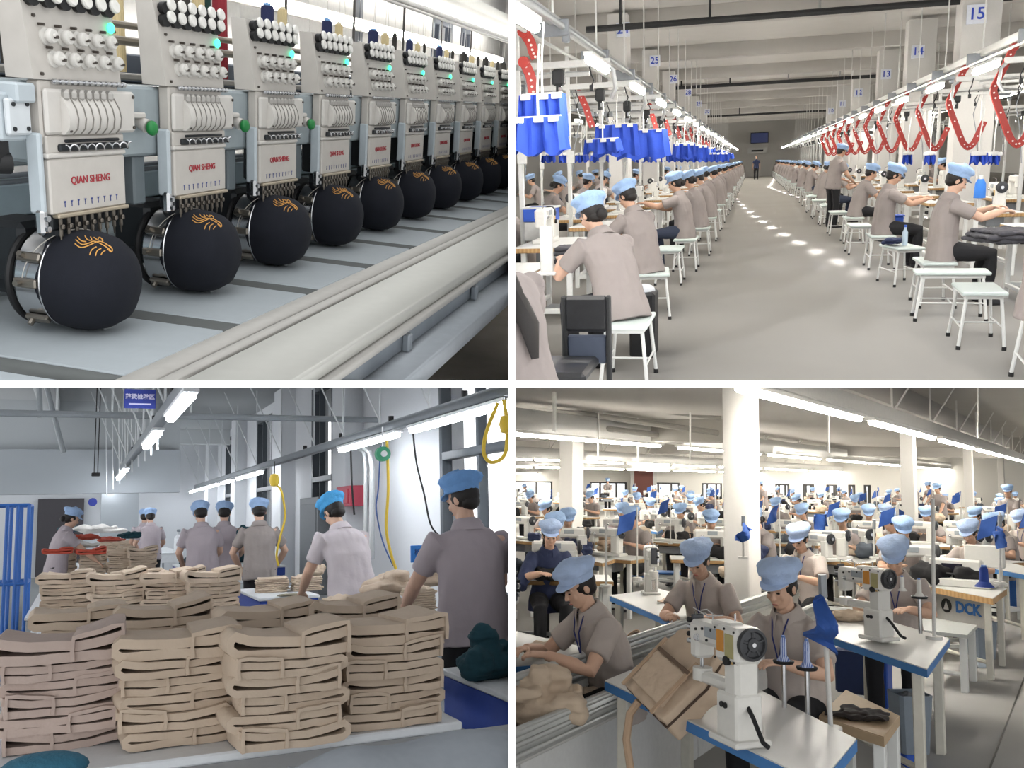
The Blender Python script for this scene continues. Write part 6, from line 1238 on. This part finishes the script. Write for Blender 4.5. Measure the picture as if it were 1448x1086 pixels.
    for i, (a, b, Z) in enumerate((((740, 45), (758, 82), 9), ((741, 88), (757, 138), 9), ((819, 132), (838, 180), 14))):
        p = r.at_y(*a, Z); q = r.at_y(*b, Z); strap('red perforated strap on the left side, %s' % ('at the top left corner', 'slanting above the big blue cloth', 'slanting above the second blue cloth')[i], [p, p.lerp(q, .4)+V(.02, 0, 0), p.lerp(q, .75), q], .09, 'red straps of the left rail')
    for i in range(9):
        Z = 19+3*i; strap('short red strap over the left rail cloth, %s past the second blue cloth' % ORD[i], [(-2.0, Z, 1.1), (-1.93, Z, .85), (-1.85, Z, .6)], .09, 'red straps of the left rail')
    # ---- small things of the near stations
    ch = thing('chair', 'black padded chair behind the long-haired person', 'chair', (0, 0, 0)); p = r.at_d(827, 417, 1)
    cz = 4.9; a = r.at_y(797, 418, cz); b = r.at_y(856, 470, cz-.12)
    cx = (a.x+b.x)/2; cw = b.x-a.x
    m = MB(); m.box((cx, cz, a.z-.1), (cw, .045, .2), .02, M=Matrix.Translation(V(0, 0, 0))); m.build('backrest', mat('leatherette_black', '#222326', .4, noise_amt=.2), ch)
    m = MB(); m.box((cx, cz+.02, a.z-.3), (cw*.9, .03, .16), .01); m.build('lower_back', mat('chair_slate', '#4a5262', .6), ch)
    m = MB()
    for s_ in (-1, 1): m.box((cx+s_*cw*.5, cz, a.z-.45), (.028, .04, .9), .008)
    m.build('back_frame', dk, ch); m = MB(); m.box((cx-.1, cz-.25, G+.46), (cw+.1, .45, .06), .02); m.build('seat', mat('leatherette_black', '#222326', .4), ch)
    for a_ in (-1, 1):
        m = MB(); m.box((cx-.1+a_*cw*.5, cz-.45, (G+.43+G)/2), (.03, .03, .43), .004); m.build('leg', dk, ch)
    t = thing('waste_bin', 'tall black bin under the nearest white stool', 'bin', (-.82, 7.3, G)); m = MB(); m.box((0, 0, .26), (.2, .3, .52), .02, taper=(1.1, 1.1)); m.build('bin_body', BLK, t); m = MB(); m.ell((0, 0, .52), (.09, .13, .05)); m.build('scrap', mat('scrap_white', '#b9bcc0', .8), t)
    t = thing('storage_crate', 'blue open crate on the nearest left table', 'crate', r.at_z(766, 312, G+.95)); m = MB()
    for x_, y_, sx_, sy_ in ((0, -.18, .3, .015), (0, .18, .3, .015), (-.15, 0, .015, .36), (.15, 0, .015, .36)): m.box((x_, y_, .07), (sx_, sy_, .14), .004)
    m.box((0, 0, .005), (.3, .36, .01)); m.build('crate_body', BOXB, t); m = MB()
    for y_ in (-.19, .19): m.box((0, y_, .14), (.34, .02, .02), .004)
    m.box((-.16, 0, .14), (.02, .38, .02), .004); m.box((.16, 0, .14), (.02, .38, .02), .004); m.box((0, 0, -.1), (.3, .36, .2), .01); m.build('rim', railm, t)
    t = thing('upright_panel', 'narrow white upright panel on the nearest left table', 'panel', r.at_z(774, 388, G+.76)); m = MB(); m.box((0, 0, .17), (.09, .04, .34), .006); m.build('panel', railm, t); m = MB(); m.box((0, 0, .01), (.14, .14, .02), .004); m.build('foot', railm, t)
    def fold(label, loc, sx, sy, n, matr, group, seed=0):
        t = thing('cloth_pile', label, 'cloth pile', loc, .3*math.sin(seed), group)
        for i in range(n):
            m = MB(); m.box((.02*math.sin(i*3+seed), .02*math.cos(i*2), .02+.032*i), (sx*(1-.05*(i % 3)), sy, .034), .014, M=rotz(.15*math.sin(i*2.1+seed))); link('folded_piece', lumpy(m, .012, 'fold', matr, .012, 14, 2, seed+i), t)
        return t
    dgrey = mat('cloth_charcoal', '#3f3e43', .9, bump=.3, bscale=20)
    fold('charcoal cloth pile on the nearest left table', r.at_z(808, 372, G+.765), .25, .3, 4, dgrey, None); fold('charcoal cloth pile on the right foreground table', r.at_z(1418, 342, G+.8), .4, .5, 3, dgrey, None, 2); fold('dark bundle lying on an empty stool of the right row', r.at_z(1262, 345, G+.47), .2, .25, 2, NAVY, None, 4)
    t = thing('plastic_bin', 'blue plastic bin hanging beside the second right worker', 'bin', r.at_z(1266, 330, G+.42)); m = MB(); m.box((0, 0, .12), (.17, .2, .24), .015, taper=(1, 1)); m.build('bin_body', BOXB, t); m = MB(); m.box((0, 0, .245), (.2, .23, .02), .006); m.build('rim', BOXB, t)
    t = thing('drink_bottle', 'clear drink bottle standing beside the blue bin', 'bottle', r.at_z(1279, 347, G+.46)); m = MB(); m.lathe([(0, 0), (.03, 0), (.032, .02), (.032, .15), (.014, .19), (.014, .21), (0, .21)], n=14); m.build('bottle_body', mat('pet_clear', '#aebfce', .15), t); m = MB(); m.cyl((0, 0, .21), (0, 0, .235), .016, n=12); m.build('bottle_cap', BOXB, t)
    t = thing('thread_cone', 'blue thread cone on the table by the right pillar', 'thread cone', r.at_z(1385, 280, G+1.0)); m = MB(); m.lathe([(0, 0), (.06, 0), (.055, .15), (.03, .2), (0, .2)], n=16); m.build('yarn', mat('yarn_blue', '#2f6fc0', .7, kind='wave', scale=90), t); m = MB(); m.cyl((0, 0, .2), (0, 0, .24), .02, n=10); m.cyl((0, 0, -.25), (0, 0, 0), .02, n=8); m.build('spool_core', railm, t)
HALLS = [hall_embroidery, hall_aisle, hall_folding, hall_sewing]
for _h in HALLS: _h()
# ------------------------------------------------------------------ halls end at the white dividing boards: cut whatever runs into them
def clip_all():
    bpy.context.view_layer.update()
    T = .0051; CH = {}
    for o in bpy.data.objects:
        if o.parent is not None: CH.setdefault(o.parent.name, []).append(o)
    def leaves(o):
        yield o
        for c in CH.get(o.name, ()): yield from leaves(c)
    for r in ROOMS:
        for root in list(r.objs):
            for o in list(leaves(root)):
                if o.type != 'MESH' or not len(o.data.vertices): continue
                mw = o.matrix_world; bb = [mw @ V(c) for c in o.bound_box]
                for ax, sg in ((0, r.sx), (2, r.sz)):
                    q = [p[ax]*sg for p in bb]
                    if min(q) >= T: continue
                    if o.data.users > 1: o.data = o.data.copy()
                    bm = bmesh.new(); bm.from_mesh(o.data)
                    im = mw.inverted(); co = im @ V(*[T*sg if i == ax else 0 for i in range(3)])
                    nn = V(*[sg if i == ax else 0 for i in range(3)]); no = (mw.to_3x3().transposed() @ nn)
                    g = bmesh.ops.bisect_plane(bm, geom=bm.verts[:]+bm.edges[:]+bm.faces[:], plane_co=co, plane_no=no, clear_inner=True, dist=1e-6)
                    ed = [e for e in g['geom_cut'] if isinstance(e, bmesh.types.BMEdge) and e.is_valid]
                    if ed: bmesh.ops.holes_fill(bm, edges=ed, sides=0)
                    bm.to_mesh(o.data); bm.free()
            def prune(o):
                left = [c for c in CH.get(o.name, ()) if not prune(c)]
                if not left and (o.type == 'EMPTY' or o.type == 'MESH' and not len(o.data.vertices)):
                    bpy.data.objects.remove(o); return True
                return False
            prune(root)
clip_all()
bpy.data.scenes.remove(TSC)
# the boards between the four halls
use(ROOMS[0])
wm = mat('board_white', '#ffffff', .9, noise_amt=0, spec=.1)
for nm, c, sz in (('wall_divider', (0, 61.299, 0), (.01, 120, 60)), ('partition_level', (0, 61.3, 0), (90, 120, .01))):
    mb = MB(); mb.box(c, sz); o = mb.build(nm, wm); o['kind'] = 'structure'
# camera, sky and colour management
cam = bpy.data.cameras.new('camera'); co = bpy.data.objects.new('camera', cam); COL.objects.link(co)
co.rotation_euler = (PI/2, 0, 0); cam.sensor_width = 36; cam.lens = 36*F/1448; cam.clip_end = 500; cam.clip_start = .05
SC.camera = co
w = bpy.data.worlds.new('sky'); SC.world = w; w.use_nodes = True
w.node_tree.nodes['Background'].inputs['Color'].default_value = (.97, .985, 1, 1)
w.node_tree.nodes['Background'].inputs['Strength'].default_value = 1.5
SC.view_settings.view_transform = 'Standard'; SC.view_settings.look = 'None'; SC.view_settings.gamma = 1; SC.view_settings.use_curve_mapping = False
SC.view_settings.exposure = .55
SC.cycles.use_denoising = True
SC.cycles.max_bounces = 6; SC.cycles.diffuse_bounces = 3; SC.cycles.glossy_bounces = 3
